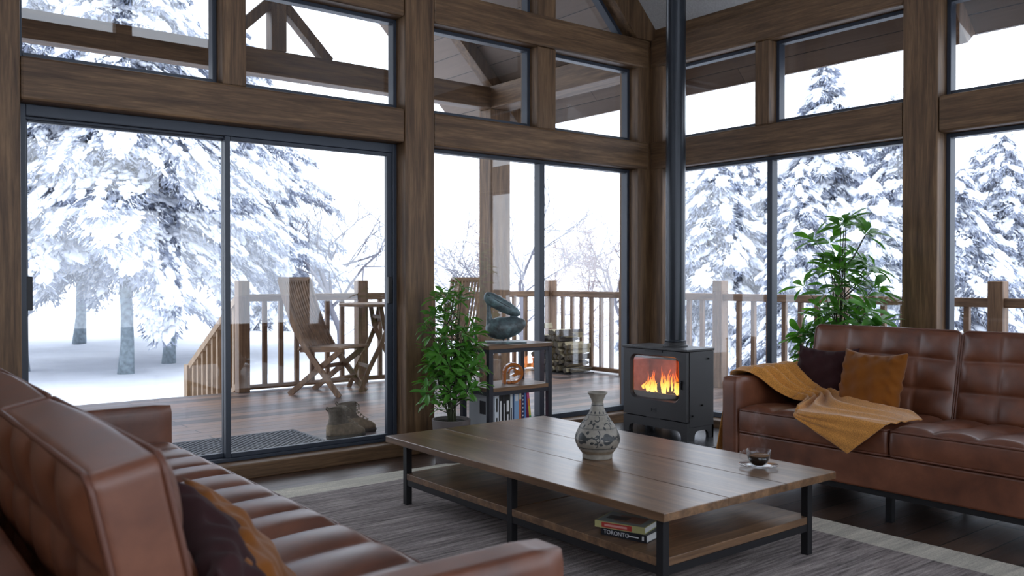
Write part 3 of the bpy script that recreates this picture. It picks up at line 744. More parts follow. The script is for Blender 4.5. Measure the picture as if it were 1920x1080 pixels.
def vase():
    root = thing('vase', 'pear-shaped cream stoneware vase painted with dark scrolling leaves', 'vase', (2.795, 2.905, TZ))
    prof = [(0.0, 0.002), (0.062, 0.002), (0.066, 0.0), (0.069, 0.004), (0.070, 0.022), (0.074, 0.030), (0.089, 0.048), (0.101, 0.072), (0.1035, 0.092), (0.099, 0.114), (0.088, 0.138), (0.073, 0.162), (0.057, 0.184), (0.043, 0.204), (0.033, 0.224), (0.0275, 0.244), (0.0255, 0.256), (0.0295, 0.272), (0.037, 0.288), (0.0465, 0.301), (0.0455, 0.303), (0.033, 0.288), (0.024, 0.262), (0.022, 0.240)]
    # refine the profile
    P = []
    for i in range(len(prof) - 1):
        for k in range(3): t = k / 3; P.append((prof[i][0] * (1 - t) + prof[i + 1][0] * t, prof[i][1] * (1 - t) + prof[i + 1][1] * t))
    P.append(prof[-1])
    clay = plain('crackled_stoneware', (0.25, 0.228, 0.192, 1), 0.45, nscale=55, namt=0.16)
    ink = plain('dark_cobalt_brush', (0.030, 0.034, 0.036, 1), 0.45, nscale=120, namt=0.3)
    tan = plain('bare_clay_foot', (0.21, 0.165, 0.115, 1), 0.7, nscale=60, namt=0.2)
    m = MB(); m.lathe(P, 56)
    outer = prof[2:20]
    def R(z):
        for (r0, z0), (r1, z1) in zip(outer[:-1], outer[1:]):
            if z0 <= z <= z1: return r0 + (r1 - r0) * (z - z0) / max(1e-6, z1 - z0)
        return 0.05
    def pt(th, z): r = R(z) + 0.0006; return (r * cos(th), r * sin(th), z)
    def band(z0, z1, mi): 
        vs = []; fs = []
        for j in range(56): vs += [pt(2 * pi * j / 56, z0), pt(2 * pi * j / 56, z1)]
        for j in range(56): k = (j + 1) % 56; fs.append((2 * j, 2 * k, 2 * k + 1, 2 * j + 1))
        m.add(vs, fs, mi)
    for z0, z1 in ((0.0535, 0.0575), (0.141, 0.1425), (0.1445, 0.146), (0.201, 0.204), (0.243, 0.247), (0.250, 0.252)): band(z0, z1, 1)
    for z0, z1 in ((0.026, 0.040),): band(z0, z1, 2)
    def poly(pts, mi=1): m.add([pt(a, z) for a, z in pts], [tuple(range(len(pts)))], mi)
    def leaf(th, z, a, L, w, mi=1):
        r = R(z); q = []
        for k in range(10):
            t = k / 9; q.append((t * L, w * sin(pi * t) ** 0.8))
        for k in range(8, 0, -1):
            t = k / 9; q.append((t * L, -w * sin(pi * t) ** 0.8))
        # small quads so the leaf follows the curve
        pts = [(th + (x * cos(a) - y * sin(a)) / r, z + x * sin(a) + y * cos(a)) for x, y in q]
        for k in range(9):
            i0, i1 = k, k + 1; j0, j1 = (18 - k) % 18, (18 - k - 1) % 18
            ids = []
            for i in (i0, i1, j1, j0):
                if i not in ids: ids.append(i)
            if len(ids) > 2: m.add([pt(*pts[i]) for i in ids], [tuple(range(len(ids)))], mi)
    def medallion(th, z, L, w):
        r = R(z); n_ = 14; top, bot = [], []
        for k in range(n_ + 1):
            t = k / n_; h = w * sin(pi * t ** 0.62) ** 0.75 if 0 < t < 1 else 0.0
            top.append((th + t * L / r, z + h)); bot.append((th + t * L / r, z - h))
        for k in range(n_):
            for q in range(4):
                a0, a1 = q / 4, (q + 1) / 4
                f_ = lambda i, a: (top[i][0], bot[i][1] + (top[i][1] - bot[i][1]) * a)
                m.add([pt(*f_(k, a0)), pt(*f_(k + 1, a0)), pt(*f_(k + 1, a1)), pt(*f_(k, a1))], [(0, 1, 2, 3)], 1)
    def scroll(th0, z0, a0, turn, L, w=0.0032, n=22):
        th, z, a = th0, z0, a0; prev = None
        for k in range(n + 1):
            r = R(z); ww = w * (1 - 0.5 * k / n)
            L_ = (th - sin(a) * ww / r, z + cos(a) * ww); R_ = (th + sin(a) * ww / r, z - cos(a) * ww)
            if prev: m.add([pt(*prev[0]), pt(*prev[1]), pt(*R_), pt(*L_)], [(0, 1, 2, 3)], 1)
            prev = (L_, R_)
            th += cos(a) * L / n / r; z += sin(a) * L / n; a += turn / n
            z = min(max(z, 0.06), 0.238)
    rg = random.Random(21)
    for i in range(5):                                            # big body: leaf-shaped medallion and curling vines
        t0 = i * 2 * pi / 5 + radians(168)
        medallion(t0, 0.100, 0.058, 0.026)
        scroll(t0 + 0.55, 0.095, 0.9, -3.2, 0.085); scroll(t0 + 0.75, 0.112, -0.9, 3.4, 0.07); scroll(t0 + 1.0, 0.085, 0.2, 4.4, 0.06)
        for k in range(9):
            leaf(t0 + 0.5 + rg.uniform(0, 0.75), rg.uniform(0.066, 0.128), rg.uniform(0, 6.28), rg.uniform(0.012, 0.020), rg.uniform(0.0045, 0.0068))
    for i in range(6):                                            # shoulder
        t0 = i * 2 * pi / 6 + 0.2
        scroll(t0, 0.160, 1.0, -3.6, 0.05, 0.0026); scroll(t0 + 0.4, 0.182, -1.0, 3.6, 0.045, 0.0026)
        for k in range(4): leaf(t0 + rg.uniform(0, 1.0), rg.uniform(0.154, 0.190), rg.uniform(0, 6.28), rg.uniform(0.013, 0.018), 0.0052)
    for i in range(12): t0 = i * 2 * pi / 12; leaf(t0, 0.206, pi / 2, 0.013, 0.0042)
    m.build('vase_body', [clay, ink, tan], root, smooth=True, fix=False)
vase()

def cup():
    loc = (3.197, 2.313, TZ)
    sa = tag(MB().lathe([(0, 0.003), (0.035, 0.002), (0.050, 0.005), (0.082, 0.014), (0.083, 0.017), (0.050, 0.009), (0.034, 0.006), (0, 0.006)], 40).build('saucer', M['clear'], smooth=True), 'clear glass saucer under the coffee cup', 'saucer')
    sa.location = loc
    c = thing('coffee_cup', 'clear glass cup of black coffee on the corner of the table', 'cup', (loc[0], loc[1], TZ + 0.0072))
    out = [(0.0, 0.0), (0.024, 0.0), (0.027, 0.003), (0.036, 0.014), (0.046, 0.032), (0.0515, 0.052), (0.0535, 0.072)]
    inn = [(0.0522, 0.072), (0.050, 0.052), (0.0445, 0.033), (0.0345, 0.016), (0.024, 0.006), (0.0, 0.006)]
    MB().lathe(out + inn, 44).build('glass_bowl', M['clear'], c, smooth=True)
    cof = plain('black_coffee', (0.010, 0.005, 0.003, 1), 0.04)
    MB().lathe([(0, 0.0066), (0.0235, 0.0066), (0.034, 0.0166), (0.0439, 0.0335), (0.0486, 0.049), (0.0, 0.049)], 44).build('coffee', cof, c, smooth=False)
    ang = radians(142); h = MB()
    pts = [(0.050, 0.062), (0.062, 0.066), (0.078, 0.060), (0.083, 0.046), (0.076, 0.030), (0.060, 0.021), (0.041, 0.024)]
    P = []
    for i in range(len(pts) - 1):
        for k in range(4): t = k / 4; P.append((pts[i][0] * (1 - t) + pts[i + 1][0] * t, pts[i][1] * (1 - t) + pts[i + 1][1] * t))
    P.append(pts[-1])
    h.tube([(x * cos(ang), x * sin(ang), z) for x, z in P], 0.0042, 8).build('cup_handle', M['clear'], c, smooth=True)
    t = NT('thin_steam'); v = t.n('ShaderNodeVolumeScatter'); v.inputs['Color'].default_value = (1, 1, 1, 1)
    nz = t.noise(t.coords((28, 28, 14)), 1.0, 3, 0.5, 1.4)
    mr = t.n('ShaderNodeMapRange'); mr.inputs['From Min'].default_value = 0.48; mr.inputs['From Max'].default_value = 0.75; mr.inputs['To Max'].default_value = 4.5
    t.l(nz, mr.inputs[0]); t.l(mr.outputs[0], v.inputs['Density']); t.l(v.outputs[0], t.out.inputs['Volume'])
    s = MB(); s.tube([(0.012 * sin(z * 22), 0.010 * sin(z * 31 + 1), z) for z in [0.06 + 0.022 * k for k in range(10)]], [0.018, 0.026, 0.03, 0.032, 0.034, 0.034, 0.032, 0.028, 0.02, 0.008], 12)
    so = s.build('steam', t.m, smooth=True); so.location = (loc[0] + 0.0, loc[1], TZ + 0.005)
    tag(so, 'faint wisp of steam rising from the glass coffee cup', 'steam', kind='stuff')
cup()

# ------------------------------------------------------------------ books
PAGES = plain('book_pages', (0.55, 0.55, 0.54, 1), 0.9, nscale=400, namt=0.12)
WHITE = plain('white_print', (0.75, 0.75, 0.75, 1), 0.6)
_bk = {}
def bmat(c):
    if c not in _bk: _bk[c] = plain('book_cover', c, 0.4)
    return _bk[c]
def book(name, label, h, w, t, cover, loc, rot, group=None):
    """spine faces -y, thickness along x, standing on z=0"""
    r = thing(name, label, 'book', loc, group=group, rot=rot)
    m = MB(); m.box(0, 0, 0, 0.0022, w, h).box(t - 0.0022, 0, 0, t, w, h).box(0.0022, 0, 0, t - 0.0022, 0.0025, h)
    m.build('cover', bmat(cover), r)
    MB().box(0.0023, 0.0026, 0.003, t - 0.0023, w - 0.004, h - 0.003).build('pages', PAGES, r)
    return r
def spine_marks(r, t, h, bits, mat):
    m = MB()
    for z0, z1, f in bits: m.box(t * (0.5 - f / 2), -0.0006, z0 * h, t * (0.5 + f / 2), -0.0001, z1 * h)
    m.build('spine_print', mat, r)
FX0, FX1, FY0, FY1, FZ = 3.455, 4.005, 4.62, 4.96, 0.752
SB = 0.150
b = book('book', 'tall grey book with a dark cover picture, leftmost on the shelf unit', 0.272, 0.245, 0.030, (0.42, 0.43, 0.46, 1), (3.515, 4.69, SB), (0, 0, 0))
MB().box(-0.0006, 0.05, 0.125, -0.0001, 0.12, 0.215).build('cover_picture', bmat((0.02, 0.02, 0.025, 1)), b)
row = [('white book with a dark title, first beside the grey book', 0.262, 0.036, (0.62, 0.66, 0.70, 1), [(0.55, 0.9, 0.35), (0.1, 0.4, 0.3)], 'd'),
       ('thick black book with a tall white title', 0.254, 0.030, (0.012, 0.012, 0.013, 1), [(0.12, 0.85, 0.42)], 'w'),
       ('black book with a narrow pale title between two black spines', 0.262, 0.022, (0.015, 0.015, 0.018, 1), [(0.10, 0.75, 0.4)], 'w'),
       ('black book with a pale block near the top of its spine', 0.268, 0.040, (0.016, 0.016, 0.016, 1), [(0.52, 0.80, 0.5), (0.08, 0.45, 0.3)], 'w'),
       ('white book next to the thin navy one', 0.270, 0.020, (0.62, 0.66, 0.68, 1), [(0.15, 0.6, 0.4)], 'd'),
       ('thin navy blue book in the middle of the row', 0.266, 0.012, (0.03, 0.06, 0.14, 1), [], 'w'),
       ('thick light blue book', 0.274, 0.042, (0.25, 0.40, 0.60, 1), [(0.75, 0.92, 0.6)], 'w'),
       ('orange book with a cream band at the top', 0.268, 0.018, (0.60, 0.16, 0.06, 1), [(0.80, 0.995, 1.0)], 'c'),
       ('dark navy book with a dotted pale pattern', 0.270, 0.026, (0.02, 0.03, 0.10, 1), [(0.15 + 0.1 * k, 0.19 + 0.1 * k, 0.35) for k in range(8)], 'w'),
       ('mid blue book beside the leaning bright book', 0.268, 0.016, (0.10, 0.20, 0.46, 1), [], 'w')]
DARK = bmat((0.02, 0.02, 0.02, 1)); CREAM = bmat((0.68, 0.62, 0.45, 1))
xx = 3.553
for lab, h, t, c, bits, k in row:
    r = book('book', lab, h, 0.17, t, c, (xx, 4.69, SB), (0, 0, 0), 'books on the bottom of the shelf unit')
    if bits: spine_marks(r, t, h, bits, {'w': WHITE, 'd': DARK, 'c': CREAM}[k])
    xx += t + 0.0015
r = book('book', 'bright rainbow-spined book leaning at the right end of the row', 0.266, 0.17, 0.020, (0.70, 0.10, 0.25, 1), (xx + 0.034, 4.69, SB), (0, radians(-7), 0), 'books on the bottom of the shelf unit')
for z0, z1, c in ((0.05, 0.35, (0.06, 0.30, 0.08, 1)), (0.35, 0.6, (0.55, 0.50, 0.05, 1)), (0.6, 0.8, (0.65, 0.25, 0.03, 1))):
    MB().box(0.001, -0.0006, z0 * 0.266, 0.019, -0.0001, z1 * 0.266).build('spine_band', bmat(c), r)

# two books lying on the lower shelf of the coffee table; local y is the spine length, spine faces -x
def flat_book(label, L, W, T, cover, loc, rz):
    r = thing('book', label, 'book', loc, rz)
    m = MB(); m.box(0, 0, 0, W, L, 0.002).box(0, 0, T - 0.002, W, L, T).box(0, 0, 0.002, 0.002, L, T - 0.002)
    m.build('cover', bmat(cover), r)
    MB().box(0.0022, 0.003, 0.0023, W - 0.004, L - 0.003, T - 0.0023).build('pages', PAGES, r)
    return r
ZS = 0.1802
fb = flat_book('black book with TORONTO on its spine, under the yellow book', 0.205, 0.15, 0.031, (0.012, 0.014, 0.02, 1), (2.475, 2.300, ZS), radians(14))
text_mesh('title_lettering', 'TORONTO', 0.023, bmat((0.62, 0.64, 0.68, 1)), fb, (-0.0006, 0.135, 0.014), (pi / 2, 0, -pi / 2))
MB().box(-0.0006, 0.035, 0.013, -0.0001, 0.085, 0.017).build('spine_print', WHITE, fb)
MB().box(-0.0006, 0.012, 0.008, -0.0001, 0.020, 0.024).build('spine_print', WHITE, fb)
fb2 = flat_book('yellow book with a red spine band, lying on the black book', 0.215, 0.155, 0.026, (0.42, 0.40, 0.18, 1), (2.478, 2.312, ZS + 0.0315), radians(20))
MB().box(-0.0006, 0.055, 0.003, -0.0001, 0.185, 0.023).build('spine_band', bmat((0.42, 0.045, 0.035, 1)), fb2)
MB().box(-0.0010, 0.075, 0.009, -0.0006, 0.172, 0.017).build('spine_print', bmat((0.62, 0.30, 0.28, 1)), fb2)
m = MB(); m.box(0.004, 0.006, 0.0261, 0.15, 0.208, 0.0264, 0); m.box(0.03, 0.03, 0.0264, 0.12, 0.15, 0.0266, 1); m.box(0.05, 0.10, 0.0266, 0.10, 0.19, 0.0268, 2)
m.build('cover_picture', [bmat((0.25, 0.29, 0.28, 1)), bmat((0.24, 0.13, 0.09, 1)), bmat((0.03, 0.03, 0.03, 1))], fb2)

# ------------------------------------------------------------------ shelf unit by the window
su = thing('shelf_unit', 'small black metal shelf unit with wooden boards by the window', 'shelf', (0, 0, 0))
for x in (FX0, FX1 - 0.034):
    for y in (FY0, FY1 - 0.034):
        MB().box(x, y, 0, x + 0.034, y + 0.034, FZ - 0.026).build('leg', M['steel'], su, bevel=0.002)
for zt in (FZ - 0.026, 0.442, SB - 0.026):
    for y in (FY0 + 0.003, FY1 - 0.031): MB().box(FX0 + 0.034, y, zt - 0.026, FX1 - 0.034, y + 0.028, zt).build('frame_rail', M['steel'], su)
    for x in (FX0 + 0.003, FX1 - 0.031): MB().box(x, FY0 + 0.034, zt - 0.026, x + 0.028, FY1 - 0.034, zt).build('frame_rail', M['steel'], su)
MB().box(FX0 - 0.004, FY0 - 0.004, FZ - 0.026, FX1 + 0.004, FY1 + 0.004, FZ).build('board', M['table_x'], su, bevel=0.002)
for zt in (0.442, SB - 0.026):
    MB().prism([(FX0 + 0.035, FY0), (FX1 - 0.035, FY0), (FX1 - 0.035, FY0 + 0.035), (FX1 - 0.002, FY0 + 0.035), (FX1 - 0.002, FY1 - 0.035), (FX1 - 0.035, FY1 - 0.035),
                (FX1 - 0.035, FY1), (FX0 + 0.035, FY1), (FX0 + 0.035, FY1 - 0.035), (FX0 + 0.002, FY1 - 0.035), (FX0 + 0.002, FY0 + 0.035), (FX0 + 0.035, FY0 + 0.035)], zt, zt + 0.026, 'xy').build('board', M['table_x'], su)

# pelican
pe = thing('pelican_sculpture', 'verdigris bronze pelican sculpture on top of the shelf unit', 'sculpture', (3.725, 4.79, FZ), radians(-33))
MB().box(-0.14, -0.075, 0, 0.14, 0.075, 0.010).build('base_plate', M['patina'], pe, bevel=0.002)
m = MB()
def blob(stations, seg=20):
    """closed loft through (x, z, rx-thickness, ry) circles along a path in the xz plane"""
    pts = []
    for i in range(len(stations) - 1):
        for k in range(5):
            t = k / 5; tt = t * t * (3 - 2 * t) if 0 else t
            p = [stations[max(0, min(len(stations) - 1, i + d))] for d in (-1, 0, 1, 2)]
            pts.append([0.5 * (2 * p[1][c] + (p[2][c] - p[0][c]) * t + (2 * p[0][c] - 5 * p[1][c] + 4 * p[2][c] - p[3][c]) * t * t + (3 * p[1][c] - p[0][c] - 3 * p[2][c] + p[3][c]) * t ** 3) for c in range(4)])
    pts.append(list(stations[-1]))
    vs = []; fs = []; n = len(pts)
    for i, (x, z, a, b) in enumerate(pts):
        x1, z1 = pts[min(i + 1, n - 1)][:2]; x0, z0 = pts[max(i - 1, 0)][:2]; d = Vector((x1 - x0, 0, z1 - z0)).normalized(); u = Vector((-d.z, 0, d.x))
        for j in range(seg):
            q = Vector((x, 0, z)) + u * (max(a, 1e-4) * cos(2 * pi * j / seg)) + Vector((0, 1, 0)) * (max(b, 1e-4) * sin(2 * pi * j / seg)); vs.append(q)
    for i in range(n - 1):
        for j in range(seg): k = (j + 1) % seg; fs.append((i * seg + j, i * seg + k, (i + 1) * seg + k, (i + 1) * seg + j))
    fs.append(tuple(range(seg))); fs.append(tuple((n - 1) * seg + j for j in range(seg)))
    m.add(vs, fs)
blob([(-0.142, 0.100, 0.002, 0.002), (-0.136, 0.100, 0.024, 0.024), (-0.112, 0.098, 0.056, 0.052), (-0.06, 0.100, 0.076, 0.075), (0.0, 0.104, 0.076, 0.080), (0.06, 0.118, 0.066, 0.070), (0.105, 0.132, 0.046, 0.050), (0.135, 0.140, 0.022, 0.026), (0.142, 0.141, 0.002, 0.002)])
blob([(-0.105, 0.10, 0.034, 0.034), (-0.114, 0.165, 0.022, 0.022), (-0.117, 0.21, 0.016, 0.017), (-0.118, 0.25, 0.014, 0.016), (-0.118, 0.285, 0.020, 0.022), (-0.116, 0.31, 0.02, 0.02)])
blob([(-0.152, 0.323, 0.002, 0.002), (-0.147, 0.322, 0.024, 0.020), (-0.125, 0.316, 0.041, 0.034), (-0.085, 0.296, 0.047, 0.040), (-0.03, 0.264, 0.047, 0.038), (0.03, 0.232, 0.041, 0.032), (0.075, 0.210, 0.028, 0.024), (0.098, 0.198, 0.014, 0.012), (0.105, 0.195, 0.002, 0.002)])
for y in (0.018, -0.016): m.tube([(0.0 + y, y, 0.012), (0.0 + y, y, 0.035), (0.005 + y, y, 0.06)], [0.006, 0.006, 0.016], 8)
bo = m.build('bird_body', M['patina'], pe, smooth=True)
rm = bo.modifiers.new('remesh', 'REMESH'); rm.mode = 'VOXEL'; rm.voxel_size = 0.0045; rm.use_smooth_shade = True
sm = bo.modifiers.new('smooth', 'SMOOTH'); sm.iterations = 6; sm.factor = 0.5
sl_ = MB()
for s_ in (-1, 1):
    sl_.tube([(-0.10 + 0.19 * t, s_ * (0.0415 - 0.004 * (2 * t - 0.7) ** 2 * 4 - 0.014 * t ** 3), 0.315 - 0.103 * t) for t in [k / 10 for k in range(11)]], 0.0017, 5)
    sl_.sphere((-0.118, s_ * 0.036, 0.332), 0.004, 8, 6)
sl_.build('beak_seam', M['black'], pe, smooth=True)

# orange swirl ornament: a flat shape cut from thick resin
sw = thing('swirl_ornament', 'glossy orange open-ring ornament on the middle board of the shelf unit', 'ornament', (3.765, 4.76, 0.4685), radians(-22))
om = plain('orange_resin', (0.42, 0.12, 0.015, 1), 0.12, 0, 0.6)
def arc_prism(m, cx, cz, r0, r1, a0, a1, y0, y1, n=28):
    vs = []; fs = []
    for i in range(n + 1):
        a = radians(a0 + (a1 - a0) * i / n)
        for r, y in ((r0, y0), (r1, y0), (r1, y1), (r0, y1)): vs.append((cx + r * cos(a), y, cz + r * sin(a)))
    for i in range(n):
        for j in range(4): k = (j + 1) % 4; fs.append((4 * i + j, 4 * i + k, 4 * i + 4 + k, 4 * i + 4 + j))
    fs += [(0, 1, 2, 3), (4 * n + 3, 4 * n + 2, 4 * n + 1, 4 * n)]
    m.add(vs, fs)
m = MB()
arc_prism(m, 0, 0.0725, 0.054, 0.072, -105, 180, -0.02, 0.02, 40)
m.box(-0.072, -0.02, 0.0, -0.054, 0.02, 0.0725); m.box(-0.045, -0.02, 0.0, -0.018, 0.02, 0.017)
arc_prism(m, -0.005, 0.078, 0.022, 0.034, 35, 190, -0.02, 0.02)
m.prism([(0.060, 0.062), (0.060, 0.083), (0.022, 0.098), (0.006, 0.090), (0.012, 0.072), (-0.022, 0.055), (0.006, 0.047), (0.030, 0.058)], -0.02, 0.02)
m.build('ring_body', om, sw, bevel=0.002)

# ------------------------------------------------------------------ stove
SW, SD, SH = 0.63, 0.30, 0.655                                # width along y, depth along x, height
sv = thing('wood_stove', 'charcoal cast iron wood-burning stove with a glass door and a lit fire', 'stove', (4.83, 4.42, 0.0355))
m = MB(); hw = SW / 2
# side, back, inner floor and top of the fire box
m.box(0.03, -hw, 0.09, SD, -hw + 0.02, SH - 0.02).box(0.03, hw - 0.02, 0.09, SD, hw, SH - 0.02).box(SD - 0.02, -hw + 0.02, 0.09, SD, hw - 0.02, SH - 0.02)
m.box(0.03, -hw + 0.02, 0.13, SD - 0.02, hw - 0.02, 0.255).box(0.03, -hw + 0.02, SH - 0.09, SD - 0.02, hw - 0.02, SH - 0.02)
m.build('body', M['stove'], sv, bevel=0.003)
def arch(n, a, b, h0, h1):
    """apron with an arched cut-out between two feet"""
    p = [(a, 0), (a, h1), (b, h1), (b, 0), (b - 0.055, 0)]
    for k in range(7): t = radians(90 * k / 6); p.append((b - 0.058 - 0.045 * (1 - cos(t)), h0 * 0.35 + h0 * 0.65 * sin(t)))
    for k in range(6, -1, -1): t = radians(90 * k / 6); p.append((a + 0.058 + 0.045 * (1 - cos(t)), h0 * 0.35 + h0 * 0.65 * sin(t)))
    p.append((a + 0.055, 0)); return p
sk = MB()
sk.prism(arch(0, -hw, hw, 0.062, 0.125), 0.004, 0.03, 'yz')
sk.prism(arch(0, -hw, hw, 0.062, 0.09), SD - 0.02, SD, 'yz')
for y in (-hw, hw - 0.02): sk.prism(arch(0, 0.03, SD, 0.062, 0.09), y, y + 0.02, 'xz')
sk.build('leg_apron', M['stove'], sv)
MB().box(-0.008, -hw - 0.006, SH - 0.018, SD + 0.004, hw + 0.006, SH).build('top_plate', M['stove'], sv, bevel=0.004)
def rrect(hy, hz, r, n):
    out = []
    for k in range(n):
        a = 2 * pi * (k + 0.5) / n; c, s_ = cos(a), sin(a)
        cx, cz = (hy - r) * (1 if c > 0 else -1), (hz - r) * (1 if s_ > 0 else -1)
        out.append((cx + r * c, cz + r * s_))
    return out
def rect_on(hy, hz, pts):
    out = []
    for y, z in pts:
        k = min(hy / max(abs(y), 1e-6), hz / max(abs(z), 1e-6)); out.append((y * k, z * k))
    return out
door = MB(); N = 64; zc = 0.428
inner = rrect(0.243, 0.166, 0.055, N); outer = rect_on(hw - 0.004, (SH - 0.022 - 0.133) / 2, rrect(0.243, 0.166, 0.055, N))
zc_o = (SH - 0.022 + 0.133) / 2
# keep true corners
for sy in (-1, 1):
    for sz in (-1, 1):
        T_ = (sy * (hw - 0.004), sz * (SH - 0.155) / 2); k = min(range(N), key=lambda i: (outer[i][0] - T_[0]) ** 2 + (outer[i][1] - T_[1]) ** 2); outer[k] = T_
IN = [(y, z + zc) for y, z in inner]; OU = [(y, z + zc_o) for y, z in outer]
IN2 = [(y * 0.955, (z - zc) * 0.94 + zc) for y, z in IN]
vs = [(0.0, y, z) for y, z in OU] + [(0.0, y, z) for y, z in IN] + [(0.018, y, z) for y, z in IN2] + [(0.028, y, z) for y, z in IN2] + [(0.028, y, z) for y, z in OU]
fs = []
for L in range(4):
    for i in range(N): k = (i + 1) % N; fs.append((L * N + i, L * N + k, (L + 1) * N + k, (L + 1) * N + i))
for i in range(N): k = (i + 1) % N; fs.append((4 * N + i, 4 * N + k, k, i))
door.add(vs, fs)
dr = door.build('door', M['stove'], sv)
pg = MB(); pg.add([(0.0200, y, z) for y, z in IN2], [tuple(range(N))]); pg.add([(0.0225, y, z) for y, z in IN2], [tuple(reversed(range(N)))])
pg.build('glass_pane', glass_mat('stove_glass', (0.90, 0.84, 0.80, 1)), dr)
MB().box(-0.006, -0.085, SH - 0.036, 0.0, 0.085, SH - 0.020).build('air_slider', M['black'], dr)
MB().box(-0.004, -0.070, 0.126, 0.002, 0.070, 0.134).build('ash_lip', M['black'], sv)
m = MB(); m.box(-0.010, -hw + 0.045, 0.365, 0.0, -hw + 0.060, 0.430); m.obox((-0.014, -hw + 0.06, 0.418), (0.010, 0.05, 0.006)); m.build('door_handle', M['black'], dr, bevel=0.002)
em = MB()
for y0_, y1_, z0_, z1_ in ((-0.024, 0.024, 0.176, 0.179), (-0.024, 0.024, 0.200, 0.203), (-0.024, -0.021, 0.179, 0.200), (0.021, 0.024, 0.179, 0.200), (-0.014, 0.014, 0.187, 0.192)): em.box(-0.0025, y0_, z0_, 0.0, y1_, z1_)
em.build('emblem', M['black'], dr)
for x, z in ((0.235, SH - 0.075), (0.165, 0.245), (0.060, 0.175)):
    m = MB(); m.tube([(x, -hw, z), (x, -hw - 0.014, z)], 0.006, 10); m.build('knob', M['black'], sv, smooth=False)
MB().lathe([(0.0, 0), (0.092, 0), (0.092, 0.014), (0.081, 0.018), (0.081, 0.036), (0.0, 0.036)], 40, (0.17, -0.06, SH - 0.001)).build('flue_collar', M['stove'], sv, smooth=False, bevel=0.002)
brick = plain('fire_bricks', (0.55, 0.20, 0.13, 1), 0.9, nscale=14, namt=0.25, bump=0.3)
m = MB(); m.box(SD - 0.042, -hw + 0.03, 0.258, SD - 0.022, -0.003, SH - 0.10).box(SD - 0.042, 0.003, 0.215, SD - 0.022, hw - 0.03, SH - 0.10)
m.box(0.05, -hw + 0.021, 0.215, SD - 0.045, -hw + 0.034, SH - 0.10).box(0.05, hw - 0.034, 0.215, SD - 0.045, hw - 0.021, SH - 0.10)
m.build('fire_brick_lining', brick, sv)
char = plain('charred_wood', (0.03, 0.022, 0.018, 1), 0.95, nscale=40, namt=0.6, bump=0.8)
m = MB(); m.tube([(0.12, -0.20, 0.288), (0.15, 0.12, 0.288)], 0.030, 9); m.tube([(0.19, -0.16, 0.290), (0.19, 0.20, 0.290)], 0.032, 9); m.tube([(0.13, -0.02, 0.337), (0.20, 0.20, 0.345)], 0.026, 9); m.tube([(0.12, -0.19, 0.341), (0.19, -0.02, 0.335)], 0.024, 9)
fl = m.build('burning_logs', char, sv, smooth=True)
MB().box(0.034, -hw + 0.03, 0.256, 0.046, hw - 0.035, 0.312).build('log_retainer', M['stove'], sv)
flame = emat('flame', [(0.0, (1.0, 0.70, 0.22, 1)), (0.35, (1.0, 0.50, 0.07, 1)), (0.62, (0.85, 0.16, 0.015, 1)), (1.0, (0.35, 0.03, 0.004, 1))], 2.6)
rg = random.Random(12)
def tongue(m, x, y, z, h, w, sway):
    n = 12; vs = []; seg = 8; fs = []
    for i in range(n + 1):
        t = i / n; r = w * (sin(pi * min(1, 0.22 + 0.78 * t)) ** 1.3) * (1 - 0.35 * t) + 0.0008
        cx = x + 0.2 * sway * sin(t * 5 + y * 40); cy = y + sway * t * t + 0.3 * w * sin(t * 9 + x * 60)
        for j in range(seg): vs.append((cx + 0.45 * r * cos(2 * pi * j / seg), cy + r * sin(2 * pi * j / seg), z + h * t))
    for i in range(n):
        for j in range(seg): k = (j + 1) % seg; fs.append((i * seg + j, i * seg + k, (i + 1) * seg + k, (i + 1) * seg + j))
    m.add(vs, fs)
for yc, H_, nt in ((0.115, 0.15, 18), (-0.005, 0.17, 16), (-0.130, 0.15, 16)):
    m = MB()
    for k in range(nt):
        o = rg.gauss(0, 0.028); hh = H_ * rg.uniform(0.45, 1.25) * (1 - min(0.6, abs(o) * 9)); tongue(m, 0.085 + rg.uniform(-0.02, 0.07), yc + o, 0.295 + rg.uniform(0, 0.03), hh, rg.uniform(0.007, 0.016), rg.uniform(-0.035, 0.018))
    m.build('flame', flame, sv, smooth=True)
pl = bpy.data.lights.new('fire_glow', 'POINT'); pl.energy = 1.1; pl.color = (1.0, 0.36, 0.12); pl.shadow_soft_size = 0.06
plo = bpy.data.objects.new('fire_glow', pl); col.objects.link(plo); plo.parent = sv; plo.location = (0.10, -0.02, 0.42)
fp = MB(); fp.lathe([(0.073, 0.716), (0.073, 3.72)], 40, (5.0, 4.36, 0)); fp.lathe([(0.0, 0.7265), (0.078, 0.7265), (0.078, 0.742), (0.073, 0.744)], 40, (5.0, 4.36, 0))
tag(fp.build('flue_pipe', M['flue'], smooth=True), 'tall dark round flue pipe rising from the stove towards the ceiling', 'flue pipe')

